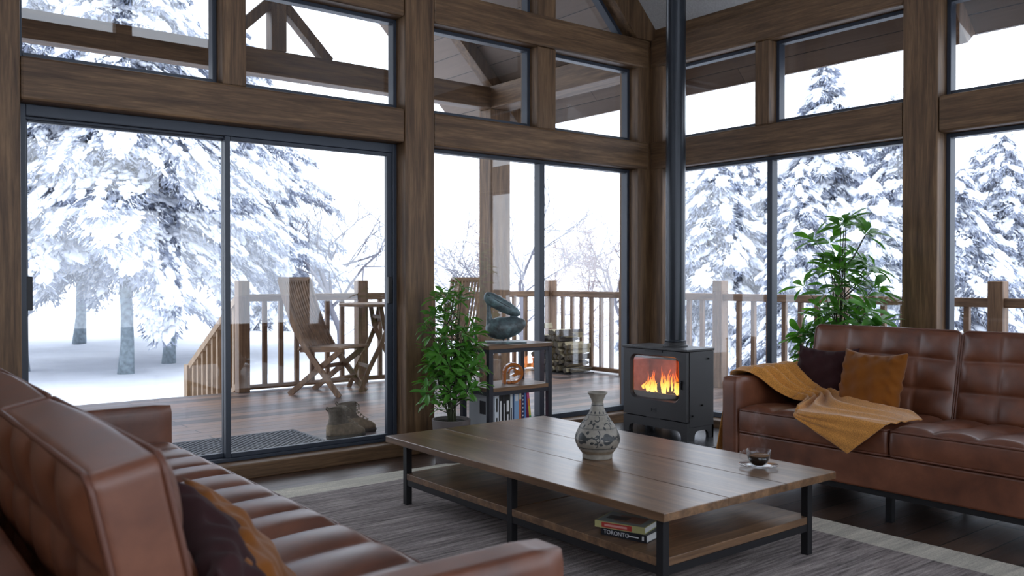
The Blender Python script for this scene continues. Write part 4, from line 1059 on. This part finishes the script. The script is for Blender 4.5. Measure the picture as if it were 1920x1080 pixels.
# ------------------------------------------------------------------ potted plants
def plant(label, loc, pot_r, pot_h, height, stems, seed, prof, leaf_len, sq=(1, 1), dens=1.0, xmax=9.0):
    r = thing('potted_plant', label, 'plant', loc); rg = random.Random(seed)
    m = MB(); m.lathe([(0, 0), (pot_r * 0.80, 0), (pot_r, pot_h), (pot_r * 0.93, pot_h), (pot_r * 0.91, pot_h - 0.03), (0, pot_h - 0.03)], 40)
    m.build('pot', M['pot'], r, smooth=False, bevel=0.003)
    sm_ = MB(); sm_.grid(lambda u, v: (pot_r * 0.90 * u * cos(2 * pi * v), pot_r * 0.90 * u * sin(2 * pi * v), pot_h - 0.026 + rg.uniform(0, 0.010)), 8, 24)
    sm_.build('soil', M['soil'], r)
    st = MB(); lv = MB()
    def whorl(p, axis, n, L):
        ax = axis.normalized(); u = ax.orthogonal().normalized(); w = ax.cross(u); a0 = rg.uniform(0, 6)
        for k in range(n):
            a = a0 + 2 * pi * k / n + rg.uniform(-0.25, 0.25); el = rg.uniform(-0.1, 0.75); d = (u * cos(a) + w * sin(a)) * cos(el) + ax * sin(el)
            side = d.cross(ax).normalized(); up = side.cross(d).normalized(); ll = L * rg.uniform(0.75, 1.15); ww = ll * rg.uniform(0.15, 0.19)
            P = []
            for t, f in ((0.0, 0.10), (0.16, 0.30), (0.42, 0.85), (0.68, 1.0), (0.88, 0.62), (1.0, 0.03)):
                c = p + d * (0.012 + ll * t) - up * (ll * 0.22 * t * t); P.append((c - side * (ww * f) + up * (ww * f * 0.35), c, c + side * (ww * f) + up * (ww * f * 0.35)))
            vs = [q for row in P for q in row]; fs = []
            for i in range(5):
                for j in range(2): fs.append((3 * i + j, 3 * i + j + 1, 3 * i + j + 4, 3 * i + j + 3))
            lv.add(vs, fs)
    for s_ in range(stems):
        a = 2 * pi * s_ / stems + rg.uniform(-0.4, 0.4); H = height * rg.uniform(0.55, 1.0) if s_ else height
        x0, y0 = 0.02 * cos(a), 0.02 * sin(a); pts = []
        spread = prof(H / height) * rg.uniform(0.25, 0.9) if s_ else 0.05
        for k in range(9):
            t = k / 8; pts.append(Vector((x0 + spread * sq[0] * cos(a) * t ** 1.3 + rg.uniform(-.008, .008), y0 + spread * sq[1] * sin(a) * t ** 1.3 + rg.uniform(-.008, .008), pot_h - 0.03 + (H - pot_h) * t)))
        st.tube(pts, [0.0075 - 0.005 * k / 8 for k in range(9)], 6)
        whorl(pts[-1], Vector((rg.uniform(-.3, .3), rg.uniform(-.3, .3), 1)), 8, leaf_len)
        for k in range(2, 8):
            for rep in range(2 if k > 2 else 1):
                if rg.random() > dens: continue
                b = rg.uniform(0, 2 * pi); z = pts[k].z; t = (z - pot_h) / (height - pot_h)
                R_ = prof(max(0, min(1, t))) * rg.uniform(0.45, 1.0)
                tip = Vector((R_ * sq[0] * cos(b), R_ * sq[1] * sin(b), z + rg.uniform(0.02, 0.10))); base = pts[k - 1]
                if (tip - base).length > 0.42: tip = base + (tip - base) * (0.42 / (tip - base).length)
                md = (tip + base) / 2 + Vector((0, 0, -0.015)); st.tube([base, md, tip], [0.0035, 0.0028, 0.002], 5)
                whorl(tip, (tip - base) + Vector((0, 0, 0.12)), rg.choice((6, 7, 8)), leaf_len)
                if rg.random() < 0.5: whorl(md, (tip - base) + Vector((0, 0, 0.3)), 4, leaf_len * 0.8)
    lv.v = [(min(x, xmax - 0.06 * max(0, x - xmax)), y, z) for x, y, z in lv.v]
    st.build('stems', M['stem'], r, smooth=True); lv.build('foliage', M['leaf'], r, fix=False, smooth=True)
    return r
plant('bushy green plant in a taupe pot against the timber post beside the shelf unit', (3.205, 4.70, 0), 0.127, 0.285, 1.17, 9, 5, lambda t: 0.03 + 0.24 * (max(0.0, 1 - t) ** 0.6) * min(1, 0.35 + t * 3), 0.095, (1, 0.9), 0.85)
plant('tall green plant standing behind the right sofa by the window', (5.20, 3.12, 0), 0.15, 0.30, 1.60, 10, 17, lambda t: 0.08 + 0.30 * (max(0.0, 1 - t) ** 0.38), 0.145, (0.50, 1.0), 0.72, 0.245)

# ------------------------------------------------------------------ deck furniture
def chair(label, loc, rz):
    """folding slatted chair facing +x; side members, X legs, slatted seat and tall curved back"""
    r = thing('folding_chair', label, 'chair', loc, rz, 'slatted folding chairs on the deck'); W = 0.245
    bl = [(0.275, 0.0), (0.16, 0.14), (0.02, 0.31), (-0.10, 0.46), (-0.20, 0.63), (-0.27, 0.80), (-0.325, 0.96), (-0.362, 1.09)]
    for s_ in (-1, 1):
        MB().strip([(x, s_ * W, z) for x, z in bl], 0.026, 0.050).build('back_leg', M['rail_z'], r)
        MB().strip([(-0.285, s_ * (W - 0.032), 0.0), (0.0, s_ * (W - 0.032), 0.225), (0.265, s_ * (W - 0.032), 0.425)], 0.026, 0.050).build('front_leg', M['rail_z'], r)
        MB().bar((-0.16, s_ * (W - 0.032), 0.422), (0.285, s_ * (W - 0.032), 0.438), 0.028, 0.038).build('seat_rail', M['rail_x'], r)
    def back(z):
        for (x0, z0), (x1, z1) in zip(bl[2:-1], bl[3:]):
            if z0 <= z <= z1: return x0 + (x1 - x0) * (z - z0) / (z1 - z0)
        return bl[-1][0]
    for i in range(11):
        y = -0.20 + 0.04 * i; bow = -0.02 * cos(pi * y / 0.5)
        MB().strip([(back(z) + 0.004 + bow * (z - 0.44) / 0.65, y, z) for z in (0.455, 0.55, 0.65, 0.75, 0.85, 0.95, 1.04, 1.075)], 0.021, 0.018).build('back_slat', M['rail_z'], r)
    tp = MB(); tp.strip([(-0.362 - 0.02 * cos(pi * y / 0.5), y, 1.085) for y in [-0.262 + 0.0524 * k for k in range(11)]], 0.055, 0.024, side=(-0.2, 0, 1)); tp.build('top_rail', M['rail_y'], r, bevel=0.004)
    for i in range(11):
        y = -0.20 + 0.04 * i; MB().bar((-0.135, y, 0.446), (0.285, y, 0.461), 0.032, 0.012).build('seat_slat', M['rail_x'], r)
    MB().bar((0.288, -0.262, 0.452), (0.288, 0.262, 0.452), 0.045, 0.020, side=(1, 0, 0)).build('seat_front_rail', M['rail_y'], r, bevel=0.004)
    for x, z in ((0.155, 0.15), (0.03, 0.265), (-0.16, 0.440)): MB().bar((x, -W, z), (x, W, z), 0.040, 0.018, side=(0.6, 0, 0.8)).build('stretcher', M['rail_y'], r)
    return r
chair('slatted wooden folding chair on the deck, seen through the sliding door', (3.79, 7.66, 0.10), radians(-57.5))
chair('slatted wooden folding chair half hidden behind the bushy plant and porch post', (5.45, 7.85, 0.10), radians(-150))
bt = thing('bistro_table', 'round wooden folding table on the deck between the two chairs', 'table', (4.37, 7.66, 0.10))
m = MB(); m.lathe([(0, 0.825), (0.395, 0.825), (0.41, 0.832), (0.41, 0.85), (0.40, 0.855), (0, 0.855)], 48); m.build('tabletop', M['rail_x'], bt, smooth=False)
for s_ in (-1, 1):
    MB().strip([(-0.27, s_ * 0.20, 0), (-0.19, s_ * 0.20, 0.20), (-0.06, s_ * 0.20, 0.45), (0.02, s_ * 0.20, 0.64), (0.05, s_ * 0.20, 0.82)], 0.024, 0.042).build('leg', M['rail_z'], bt)
    MB().strip([(0.27, s_ * 0.165, 0), (0.19, s_ * 0.165, 0.20), (0.06, s_ * 0.165, 0.45), (-0.02, s_ * 0.165, 0.64), (-0.05, s_ * 0.165, 0.82)], 0.024, 0.042).build('leg', M['rail_z'], bt)
for x, z, w in ((-0.17, 0.24, 0.19), (0.17, 0.24, 0.155), (0.03, 0.68, 0.19), (-0.03, 0.72, 0.155)): MB().bar((x, -w, z), (x, w, z), 0.034, 0.018, side=(0, 0, 1)).build('stretcher', M['rail_y'], bt)
bt.rotation_euler = (0, 0, radians(-12))

# rubber mat
mt = MB(); mx0, mx1, my0, my1 = 1.62, 2.66, 5.335, 5.93
def clip_bar(m, c, sgn, z0, z1, w):
    pts = []
    for x in (mx0, mx1):
        y = my0 + sgn * (x - mx0) + c
        if my0 <= y <= my1: pts.append((x, y))
    for y in (my0, my1):
        x = mx0 + (y - my0 - c) * sgn
        if mx0 < x < mx1: pts.append((x, y))
    if len(pts) >= 2 and (Vector(pts[0]) - Vector(pts[1])).length > 0.02:
        m.bar((*pts[0], (z0 + z1) / 2), (*pts[1], (z0 + z1) / 2), z1 - z0, w, side=(0, 0, 1))
k = -1.6
while k < 1.8:
    clip_bar(mt, k, 1, 0.101, 0.108, 0.011); clip_bar(mt, k, -1, 0.101, 0.1078, 0.011); k += 0.050
for a in ((mx0, my0, mx1, my0 + 0.02), (mx0, my1 - 0.02, mx1, my1), (mx0, my0, mx0 + 0.02, my1), (mx1 - 0.02, my0, mx1, my1)): mt.box(a[0], a[1], 0.101, a[2], a[3], 0.1085)
tag(mt.build('door_mat', plain('grey_blue_rubber', lin(46, 53, 64), 0.5)), 'slate grey honeycomb rubber mat on the deck outside the sliding door', 'door mat')

# boots
suede = plain('tan_suede', (0.24, 0.185, 0.125, 1), 0.95, nscale=30, namt=0.25, bump=0.2)
canvas = plain('dark_khaki_canvas', (0.135, 0.112, 0.088, 1), 0.9, nscale=60, namt=0.25, bump=0.3)
sole_m = plain('dark_rubber_sole', (0.05, 0.042, 0.036, 1), 0.8)
lace_m = plain('khaki_laces', (0.22, 0.19, 0.14, 1), 0.9)
def boot(label, loc, rz, lean):
    r = thing('boot', label, 'boot', loc, rz, 'pair of tan lace-up boots on the deck')
    def ring(m, x0, x1, w, z, n=28, toe=1.0, tilt=0):
        vs = []
        for j in range(n):
            a = 2 * pi * j / n; c, s_ = cos(a), sin(a); t = (1 + c) / 2
            ww = w * (0.80 + 0.20 * sin(pi * t * 0.9 + 0.2)) * (1 if c < 0.2 else toe)
            sx = abs(c) ** 0.8 * (1 if c > 0 else -1); sy = abs(s_) ** 0.75 * (1 if s_ > 0 else -1)
            vs.append(((x0 + x1) / 2 + (x1 - x0) / 2 * sx, ww * sy, z + tilt * sx))
        return vs
    def loft(rings, m, mi=0, cap=True):
        n = len(rings[0]); vs = [p for q in rings for p in q]; fs = []
        for i in range(len(rings) - 1):
            for j in range(n): k = (j + 1) % n; fs.append((i * n + j, i * n + k, (i + 1) * n + k, (i + 1) * n + j))
        if cap: fs.append(tuple(reversed(range(n))))
        m.add(vs, fs, mi)
    m = MB(); R = [ring(m, -0.098, 0.200, 0.050, 0.0), ring(m, -0.102, 0.206, 0.053, 0.012), ring(m, -0.102, 0.206, 0.053, 0.024), ring(m, -0.10, 0.202, 0.050, 0.028)]
    loft(R, m); m.add(R[-1], [tuple(range(28))]); m.build('sole', sole_m, r, smooth=False)
    m = MB()
    loft([ring(m, -0.096, 0.200, 0.049, 0.0265), ring(m, -0.096, 0.200, 0.050, 0.045, tilt=0.0), ring(m, -0.095, 0.193, 0.050, 0.062, tilt=-0.003), ring(m, -0.094, 0.170, 0.048, 0.080, tilt=-0.004), ring(m, -0.093, 0.125, 0.045, 0.096, tilt=0.0), ring(m, -0.091, 0.082, 0.042, 0.110, tilt=0.004)], m)
    m.build('vamp', suede, r, smooth=True)
    m = MB()
    loft([ring(m, -0.091, 0.080, 0.042, 0.108, tilt=0.004), ring(m, -0.084, 0.062, 0.042, 0.128), ring(m, -0.078, 0.052, 0.043, 0.150), ring(m, -0.080, 0.048, 0.046, 0.180), ring(m, -0.088, 0.048, 0.050, 0.208, tilt=0.004), ring(m, -0.092, 0.050, 0.051, 0.226, tilt=0.008), ring(m, -0.086, 0.045, 0.046, 0.224, tilt=0.008), ring(m, -0.080, 0.042, 0.042, 0.180), ring(m, -0.074, 0.042, 0.036, 0.12)], m, cap=False)
    m.build('shaft', canvas, r, smooth=True)
    m = MB(); loft([ring(m, -0.098, -0.03, 0.046, 0.027), ring(m, -0.099, -0.03, 0.046, 0.06), ring(m, -0.096, -0.03, 0.044, 0.10)], m); m.build('heel_counter', suede, r, smooth=True)
    lm = MB()
    for i in range(8):
        t = i / 7; z = 0.092 + 0.125 * t; x = 0.135 - 0.085 * min(1, t * 1.7) ** 0.8 + 0.004; w = 0.026 - 0.003 * t
        lm.tube([(x - 0.012, -w, z - 0.004), (x + 0.004, 0, z + 0.006), (x - 0.012, w, z + 0.010)], 0.0028, 5); lm.tube([(x - 0.012, w, z - 0.004), (x + 0.006, 0, z + 0.004), (x - 0.012, -w, z + 0.010)], 0.0028, 5)
    lm.tube([(0.055, 0, 0.225), (0.072, 0.03, 0.20), (0.070, 0.045, 0.165), (0.060, 0.03, 0.15)], 0.0026, 5); lm.tube([(0.055, 0, 0.225), (0.075, -0.03, 0.205), (0.072, -0.045, 0.175)], 0.0026, 5)
    lm.build('laces', lace_m, r, smooth=True)
    tb = MB(); tb.strip([(0.050, 0, 0.115), (0.040, 0, 0.17), (0.046, 0, 0.232)], 0.05, 0.006); tb.build('tongue', canvas, r)
    pt_ = MB(); pt_.tube([(-0.090, 0, 0.205), (-0.104, 0, 0.222), (-0.098, 0, 0.238), (-0.086, 0, 0.224)], 0.005, 6); pt_.build('pull_tab', canvas, r)
    r.scale = (0.94, 0.94, 0.94)
    return r
boot('tan lace-up boot standing nearest the door glass beside the rubber mat', (2.775, 5.43, 0.1005), radians(-4), 0)
boot('tan lace-up boot behind the other one, further from the door glass', (2.94, 5.60, 0.1005), radians(-22), 0)

# firewood
bark = plain('dark_log_bark', (0.055, 0.045, 0.038, 1), 0.95, nscale=40, namt=0.4, bump=0.6)
endg = plain('split_wood_end', (0.12, 0.105, 0.08, 1), 0.9, nscale=60, namt=0.35, bump=0.3)
split = plain('split_wood_face', (0.36, 0.31, 0.20, 1), 0.85, nscale=25, namt=0.25, bump=0.2)
tag(MB().box(6.62, 7.36, 0.1005, 7.03, 8.12, 0.108).build('firewood_tray', M['black']), 'dark flat tray under the firewood stack', 'tray')
rg = random.Random(31); protos = []
for k in range(6):
    n = rg.choice((3, 4, 4, 5)); R_ = rg.uniform(0.034, 0.043); a0 = rg.uniform(0, 6); poly = []
    for i in range(n):
        a = a0 + 2 * pi * i / n + rg.uniform(-0.3, 0.3); poly.append((R_ * rg.uniform(0.8, 1.12) * cos(a), R_ * rg.uniform(0.8, 1.12) * sin(a)))
    m = MB(); L_ = 0.30; v0 = [(0, y, z) for y, z in poly]; v1 = [(L_, y * 0.98 + 0.004, z) for y, z in poly]
    m.add(v0 + v1, [tuple(reversed(range(n)))], 0); m.mi[-1] = 1; m.f.append(tuple(range(n, 2 * n))); m.mi.append(1)
    for i in range(n): m.f.append((i, (i + 1) % n, n + (i + 1) % n, n + i)); m.mi.append(0 if i == 0 else 2)
    o = m.build('firewood_log', [bark, endg, split], bevel=0.004); protos.append(o)
used = 0
for row_ in range(7):
    zc_ = 0.148 + row_ * 0.069; nlog = 10 if row_ < 5 else (7, 4)[row_ - 5]
    for i in range(nlog):
        y = 7.405 + 0.071 * i + (0.035 if row_ % 2 else 0) + (0.0 if row_ < 5 else 0.15)
        if y > 8.10: continue
        o = protos[used] if used < 6 else None
        if o is None:
            o = protos[rg.randrange(6)].copy(); col.objects.link(o)
        used += 1
        o.location = (6.70 + rg.uniform(-0.035, 0.02), y, zc_ + rg.uniform(-0.006, 0.006)); o.rotation_euler = (rg.uniform(0, 6.28), 0, rg.uniform(-0.04, 0.04)); o.scale = (rg.uniform(0.95, 1.08), 1, 1)
        tag(o, 'split firewood log in the pile stacked on the deck by the right railing', 'log', 'split logs in the firewood stack')
for lab, loc, rot in (('loose split log lying across the left top of the firewood stack', (6.66, 7.98, 0.62), (0.6, 0, 0.25)), ('split log lying at the right top of the firewood stack', (6.70, 7.66, 0.545), (1.2, 0, -0.5))):
    o = protos[2].copy(); col.objects.link(o); o.location = loc; o.rotation_euler = rot; tag(o, lab, 'log'); 
    if 'group' in o: del o['group']

# ------------------------------------------------------------------ snowy trees outside
GZ = -0.98
def ico():
    t = (1 + 5 ** 0.5) / 2
    v = np.array([(-1, t, 0), (1, t, 0), (-1, -t, 0), (1, -t, 0), (0, -1, t), (0, 1, t), (0, -1, -t), (0, 1, -t), (t, 0, -1), (t, 0, 1), (-t, 0, -1), (-t, 0, 1)], float); v /= np.linalg.norm(v[0])
    f = np.array([(0, 11, 5), (0, 5, 1), (0, 1, 7), (0, 7, 10), (0, 10, 11), (1, 5, 9), (5, 11, 4), (11, 10, 2), (10, 7, 6), (7, 1, 8), (3, 9, 4), (3, 4, 2), (3, 2, 6), (3, 6, 8), (3, 8, 9), (4, 9, 5), (2, 4, 11), (6, 2, 10), (8, 6, 7), (9, 8, 1)])
    return v, f
ICO_V, ICO_F = ico()
def conifer(seed, H, R, clear, nb, label):
    """spruce: trunk, drooping boughs of needle tufts, snow lying on the boughs"""
    g = np.random.default_rng(seed)
    root = thing('snowy_spruce', label, 'tree', (0, 0, GZ))
    tk = MB(); n = 14
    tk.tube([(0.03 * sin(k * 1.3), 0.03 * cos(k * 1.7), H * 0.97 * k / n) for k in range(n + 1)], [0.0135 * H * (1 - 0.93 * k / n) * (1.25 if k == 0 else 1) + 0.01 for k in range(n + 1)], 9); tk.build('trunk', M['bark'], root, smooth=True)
    NV, NF, SV, SF = [], [], [], []; nvo = svo = 0
    for b in range(nb):
        t = (b + g.random()) / nb; t = t ** 1.15; z0 = clear + (H - clear) * t * 0.985
        L = R * ((1 - t) ** 0.75) * g.uniform(0.72, 1.12) + 0.12; ang = b * 2.39996 + g.normal(0, 0.25)
        d = np.array([cos(ang), sin(ang), 0]); lat = np.array([-sin(ang), cos(ang), 0]); rise = g.uniform(-0.12, 0.12); droop = g.uniform(0.36, 0.60)
        def path(s): return np.outer(s * L, d) + np.stack([0 * s, 0 * s, z0 + rise * s * L - droop * L * s ** 1.7], 1)
        # needle tufts hanging beneath the bough
        m = int(36 + 95 * L); s = g.uniform(0.12, 1.0, m); w = (0.07 + 0.30 * L * (1 - s) ** 0.6 * np.minimum(1, s * 3)); q = g.uniform(-1, 1, m) * w
        P = path(s) + q[:, None] * lat; P[:, 2] -= 0.35 * np.abs(q) + g.uniform(0, 0.16, m)
        for k in range(2):
            D = d * g.uniform(0.1, 1.0, (m, 1)) + lat * (np.sign(q)[:, None] * g.uniform(0, 1.0, (m, 1))) + np.array([0, 0, -1.0]) * g.uniform(0.25, 1.1, (m, 1)); D /= np.linalg.norm(D, axis=1)[:, None]
            S = np.cross(D, g.normal(0, 1, (m, 3))); S /= np.linalg.norm(S, axis=1)[:, None]; ln = g.uniform(0.08, 0.22, (m, 1)); wd = g.uniform(0.009, 0.025, (m, 1))
            A = np.stack([P - S * wd * 0.4, P + S * wd * 0.4, P + D * ln * 0.6 + S * wd, P + D * ln, P + D * ln * 0.6 - S * wd], 1)
            NV.append(A.reshape(-1, 3)); base = nvo + 5 * np.arange(m)[:, None]; NF.append(np.concatenate([base + np.array([[0, 1, 2, 4]]), base + np.array([[4, 2, 3, 3]])], 0)); nvo += 5 * m
        # snow-coated twigs among the needles
        m = int(26 + 70 * L); s = g.uniform(0.12, 1.0, m); w = (0.07 + 0.30 * L * (1 - s) ** 0.6 * np.minimum(1, s * 3)); q = g.uniform(-1, 1, m) * w
        P = path(s) + q[:, None] * lat; P[:, 2] -= 0.35 * np.abs(q) - 0.03 + g.uniform(0, 0.13, m)
        D = d * g.uniform(0.1, 1.0, (m, 1)) + lat * (np.sign(q)[:, None] * g.uniform(0, 1.0, (m, 1))) + np.array([0, 0, -1.0]) * g.uniform(0.15, 0.9, (m, 1)); D /= np.linalg.norm(D, axis=1)[:, None]
        S = np.cross(D, np.array([0, 0, 1.0]) + g.normal(0, 0.35, (m, 3))); S /= np.linalg.norm(S, axis=1)[:, None]; ln = g.uniform(0.07, 0.20, (m, 1)); wd = g.uniform(0.014, 0.034, (m, 1)); N_ = np.cross(S, D) * wd * 0.7
        A = np.stack([P - S * wd * 0.5, P + N_, P + S * wd * 0.5, P + D * ln], 1)
        SV.append(A.reshape(-1, 3)); base = svo + 4 * np.arange(m)[:, None]; SF.append(np.concatenate([base + np.array([[0, 1, 3]]), base + np.array([[1, 2, 3]])], 0)); svo += 4 * m
        # snow lumps on top, in uneven pads
        m = int(34 + 150 * L); s = g.beta(1.3, 1.0, m) * 0.92 + 0.10; w = (0.05 + 0.26 * L * (1 - s) ** 0.6 * np.minimum(1, s * 3)); q = g.uniform(-1, 1, m) * w
        keep = (np.sin(s * 9 + b * 1.7) + np.sin(q * 14 + b) + g.normal(0, 0.6, m)) > -0.20; s, q = s[keep], q[keep]; m = len(s)
        if m:
            P = path(s) + q[:, None] * lat; P[:, 2] += 0.035 - 0.35 * np.abs(q) + g.normal(0, 0.035, m)
            sz = g.gamma(2.3, 0.0145, m) + 0.011; sx = sz * g.uniform(1.0, 1.9, m); sy = sz * g.uniform(0.7, 1.2, m); szz = sz * g.uniform(0.40, 0.75, m)
            V = ICO_V[None] * (1 + g.normal(0, 0.14, (m, 12, 1))); slope = rise - droop * 1.7 * s ** 0.7
            A = P[:, None, :] + (V[:, :, 0] * sx[:, None])[..., None] * d + (V[:, :, 1] * sy[:, None])[..., None] * lat
            A[:, :, 2] += V[:, :, 2] * szz[:, None] + V[:, :, 0] * sx[:, None] * slope[:, None]
            SV.append(A.reshape(-1, 3)); SF.append((ICO_F[None] + (svo + 12 * np.arange(m))[:, None, None]).reshape(-1, 3)); svo += 12 * m
    nf = np.concatenate(NF); tri = nf[nf[:, 2] == nf[:, 3]] if False else None
    q4 = nf[nf[:, 3] != nf[:, 2]]; t3 = nf[nf[:, 3] == nf[:, 2]][:, :3]
    V = np.concatenate(NV); F = np.concatenate([q4[:, [0, 1, 2]], q4[:, [0, 2, 3]], t3])
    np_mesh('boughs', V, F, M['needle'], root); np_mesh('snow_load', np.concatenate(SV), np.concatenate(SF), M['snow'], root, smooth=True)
    return root
def bare(seed, H, spread, depth, mat, label, name='bare_tree', trunk=0.012, kids=4, tmin=0.006):
    g = random.Random(seed); root = thing(name, label, 'tree', (0, 0, GZ)); m = MB(); tw = MB()
    def grow(p, d, L, r, k):
        pts = [p]; dd = d.copy(); n = 4
        for i in range(n):
            dd = (dd + Vector((g.gauss(0, .13), g.gauss(0, .13), g.gauss(0.03, .08)))).normalized(); pts.append(pts[-1] + dd * (L / n))
        (m if k >= depth - 1 else tw).tube(pts, [r * (1 - 0.5 * i / n) for i in range(n + 1)], 6 if k >= depth - 1 else 3, cap=False)
        if k == 0: return
        for c in range(kids if k < depth else kids + 1):
            i = g.randint(1, n) if c else n
            ax = Vector((g.gauss(0, 1), g.gauss(0, 1), g.gauss(0.25, 0.6))).normalized()
            nd = (dd * g.uniform(0.55, 1.0) + ax * spread).normalized(); grow(pts[i], nd, L * g.uniform(0.55, 0.8), max(tmin, r * 0.52), k - 1)
    grow(Vector((0, 0, 0)), Vector((0, 0, 1)), H * 0.34, H * trunk, depth)
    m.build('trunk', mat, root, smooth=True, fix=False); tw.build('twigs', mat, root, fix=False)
    return root
def ground(px, D, ty=None):
    """world x, y at bearing px (in pixels of the lens) and distance D"""
    f, c, s_ = 1634.0, cos(YAW), sin(YAW); k = (px - 960) / f
    return (D * (c + s_ * k), D * (s_ - c * k))
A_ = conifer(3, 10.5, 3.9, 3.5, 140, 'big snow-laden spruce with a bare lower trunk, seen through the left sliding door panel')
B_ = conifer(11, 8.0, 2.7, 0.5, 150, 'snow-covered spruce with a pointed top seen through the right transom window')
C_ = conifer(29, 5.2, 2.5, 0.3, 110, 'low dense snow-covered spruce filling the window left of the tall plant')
pos = lambda px, D: ground(px, D) + (GZ,)
A_.location = pos(236, 19.2)
B_.location = pos(1548, 22.5)
C_.location = pos(1345, 20.0)
R = radians
trees = [(A_, 318, 22.0, 0.95, 70, 'snowy spruce with a thin trunk, just right of the biggest spruce'),
         (A_, 40, 19.5, 1.0, 160, 'snow-laden spruce at the far left edge of the sliding door'),
         (A_, 150, 29.0, 1.2, 40, 'tall spruce in the gap left of the biggest trunk'),
         (A_, 440, 25.5, 0.95, 200, 'snowy spruce whose drooping boughs end beside the folding chair'),
         (A_, -70, 25.0, 1.2, 10, 'spruce beyond the left door jamb'),
         (C_, 500, 36.0, 1.0, 300, 'smaller far snowy spruce behind the folding chair'),
         (C_, 1450, 21.0, 0.93, 120, 'snowy spruce behind the window bar left of the tall plant'),
         (B_, 1500, 16.0, 0.54, 80, 'low snowy spruce directly behind the tall plant'),
         (C_, 1630, 17.5, 0.80, 200, 'snow-heaped spruce between the tall plant and the thick post'),
         (B_, 1690, 24.5, 0.95, 300, 'far spruce whose tip shows beside the thick post in the transom window'),
         (C_, 1790, 18.5, 0.90, 20, 'snowy spruce just right of the thick post'),
         (B_, 1880, 19.5, 0.70, 140, 'snowy spruce at the right edge above the leather sofa'),
         (C_, 1975, 23.0, 0.95, 240, 'large snowy spruce half cut off by the right edge of the photo'),
         (C_, 1300, 31.0, 1.12, 330, 'far snowy spruce showing just right of the flue pipe behind the nearer one'),
         (C_, 1452, 33.0, 1.25, 75, 'farthest snowy spruce behind the window bar left of the tall plant'),
         (C_, 1600, 30.0, 1.08, 160, 'far snowy spruce behind the top of the tall plant'),
         (C_, 1745, 29.0, 1.15, 220, 'far snowy spruce hidden mostly by the thick right post'),
         (C_, 1845, 31.0, 1.35, 280, 'far snowy spruce filling the gap right of the thick post'),
         (C_, 1270, 24.0, 0.85, 260, 'snowy spruce behind the flue pipe'),
         (B_, 1395, 27.0, 0.80, 30, 'far snowy spruce behind the two near ones right of the flue pipe')]
for src, px, D, sc_, rz, lab in trees:
    copy_tree(src, None, pos(px, D), R(rz), lab, sc_)
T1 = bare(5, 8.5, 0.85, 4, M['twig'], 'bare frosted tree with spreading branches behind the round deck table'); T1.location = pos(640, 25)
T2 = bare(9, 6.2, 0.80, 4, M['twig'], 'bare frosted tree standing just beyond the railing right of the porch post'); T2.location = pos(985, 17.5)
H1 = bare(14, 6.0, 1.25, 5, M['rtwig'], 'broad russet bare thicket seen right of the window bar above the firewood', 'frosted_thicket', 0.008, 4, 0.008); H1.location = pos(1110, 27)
for src, px, D, sc_, rz, lab in [(T1, 578, 30, 0.95, 130, 'slim bare tree between the snowy spruce and the round deck table'), (T2, 860, 27, 0.9, 210, 'bare tree behind the second folding chair, left of the porch post'),
                                 (T1, 1170, 33, 0.9, 250, 'bare tree behind the railing newel left of the stove'),
                                 (H1, 930, 34, 1.1, 80, 'far russet thicket behind the porch post'), (H1, 770, 40, 1.0, 200, 'far russet thicket hidden partly by the middle timber post'), (H1, 1040, 42, 1.15, 300, 'far russet thicket straight behind the pelican sculpture and window bar')]:
    copy_tree(src, None, pos(px, D), R(rz), lab, sc_)
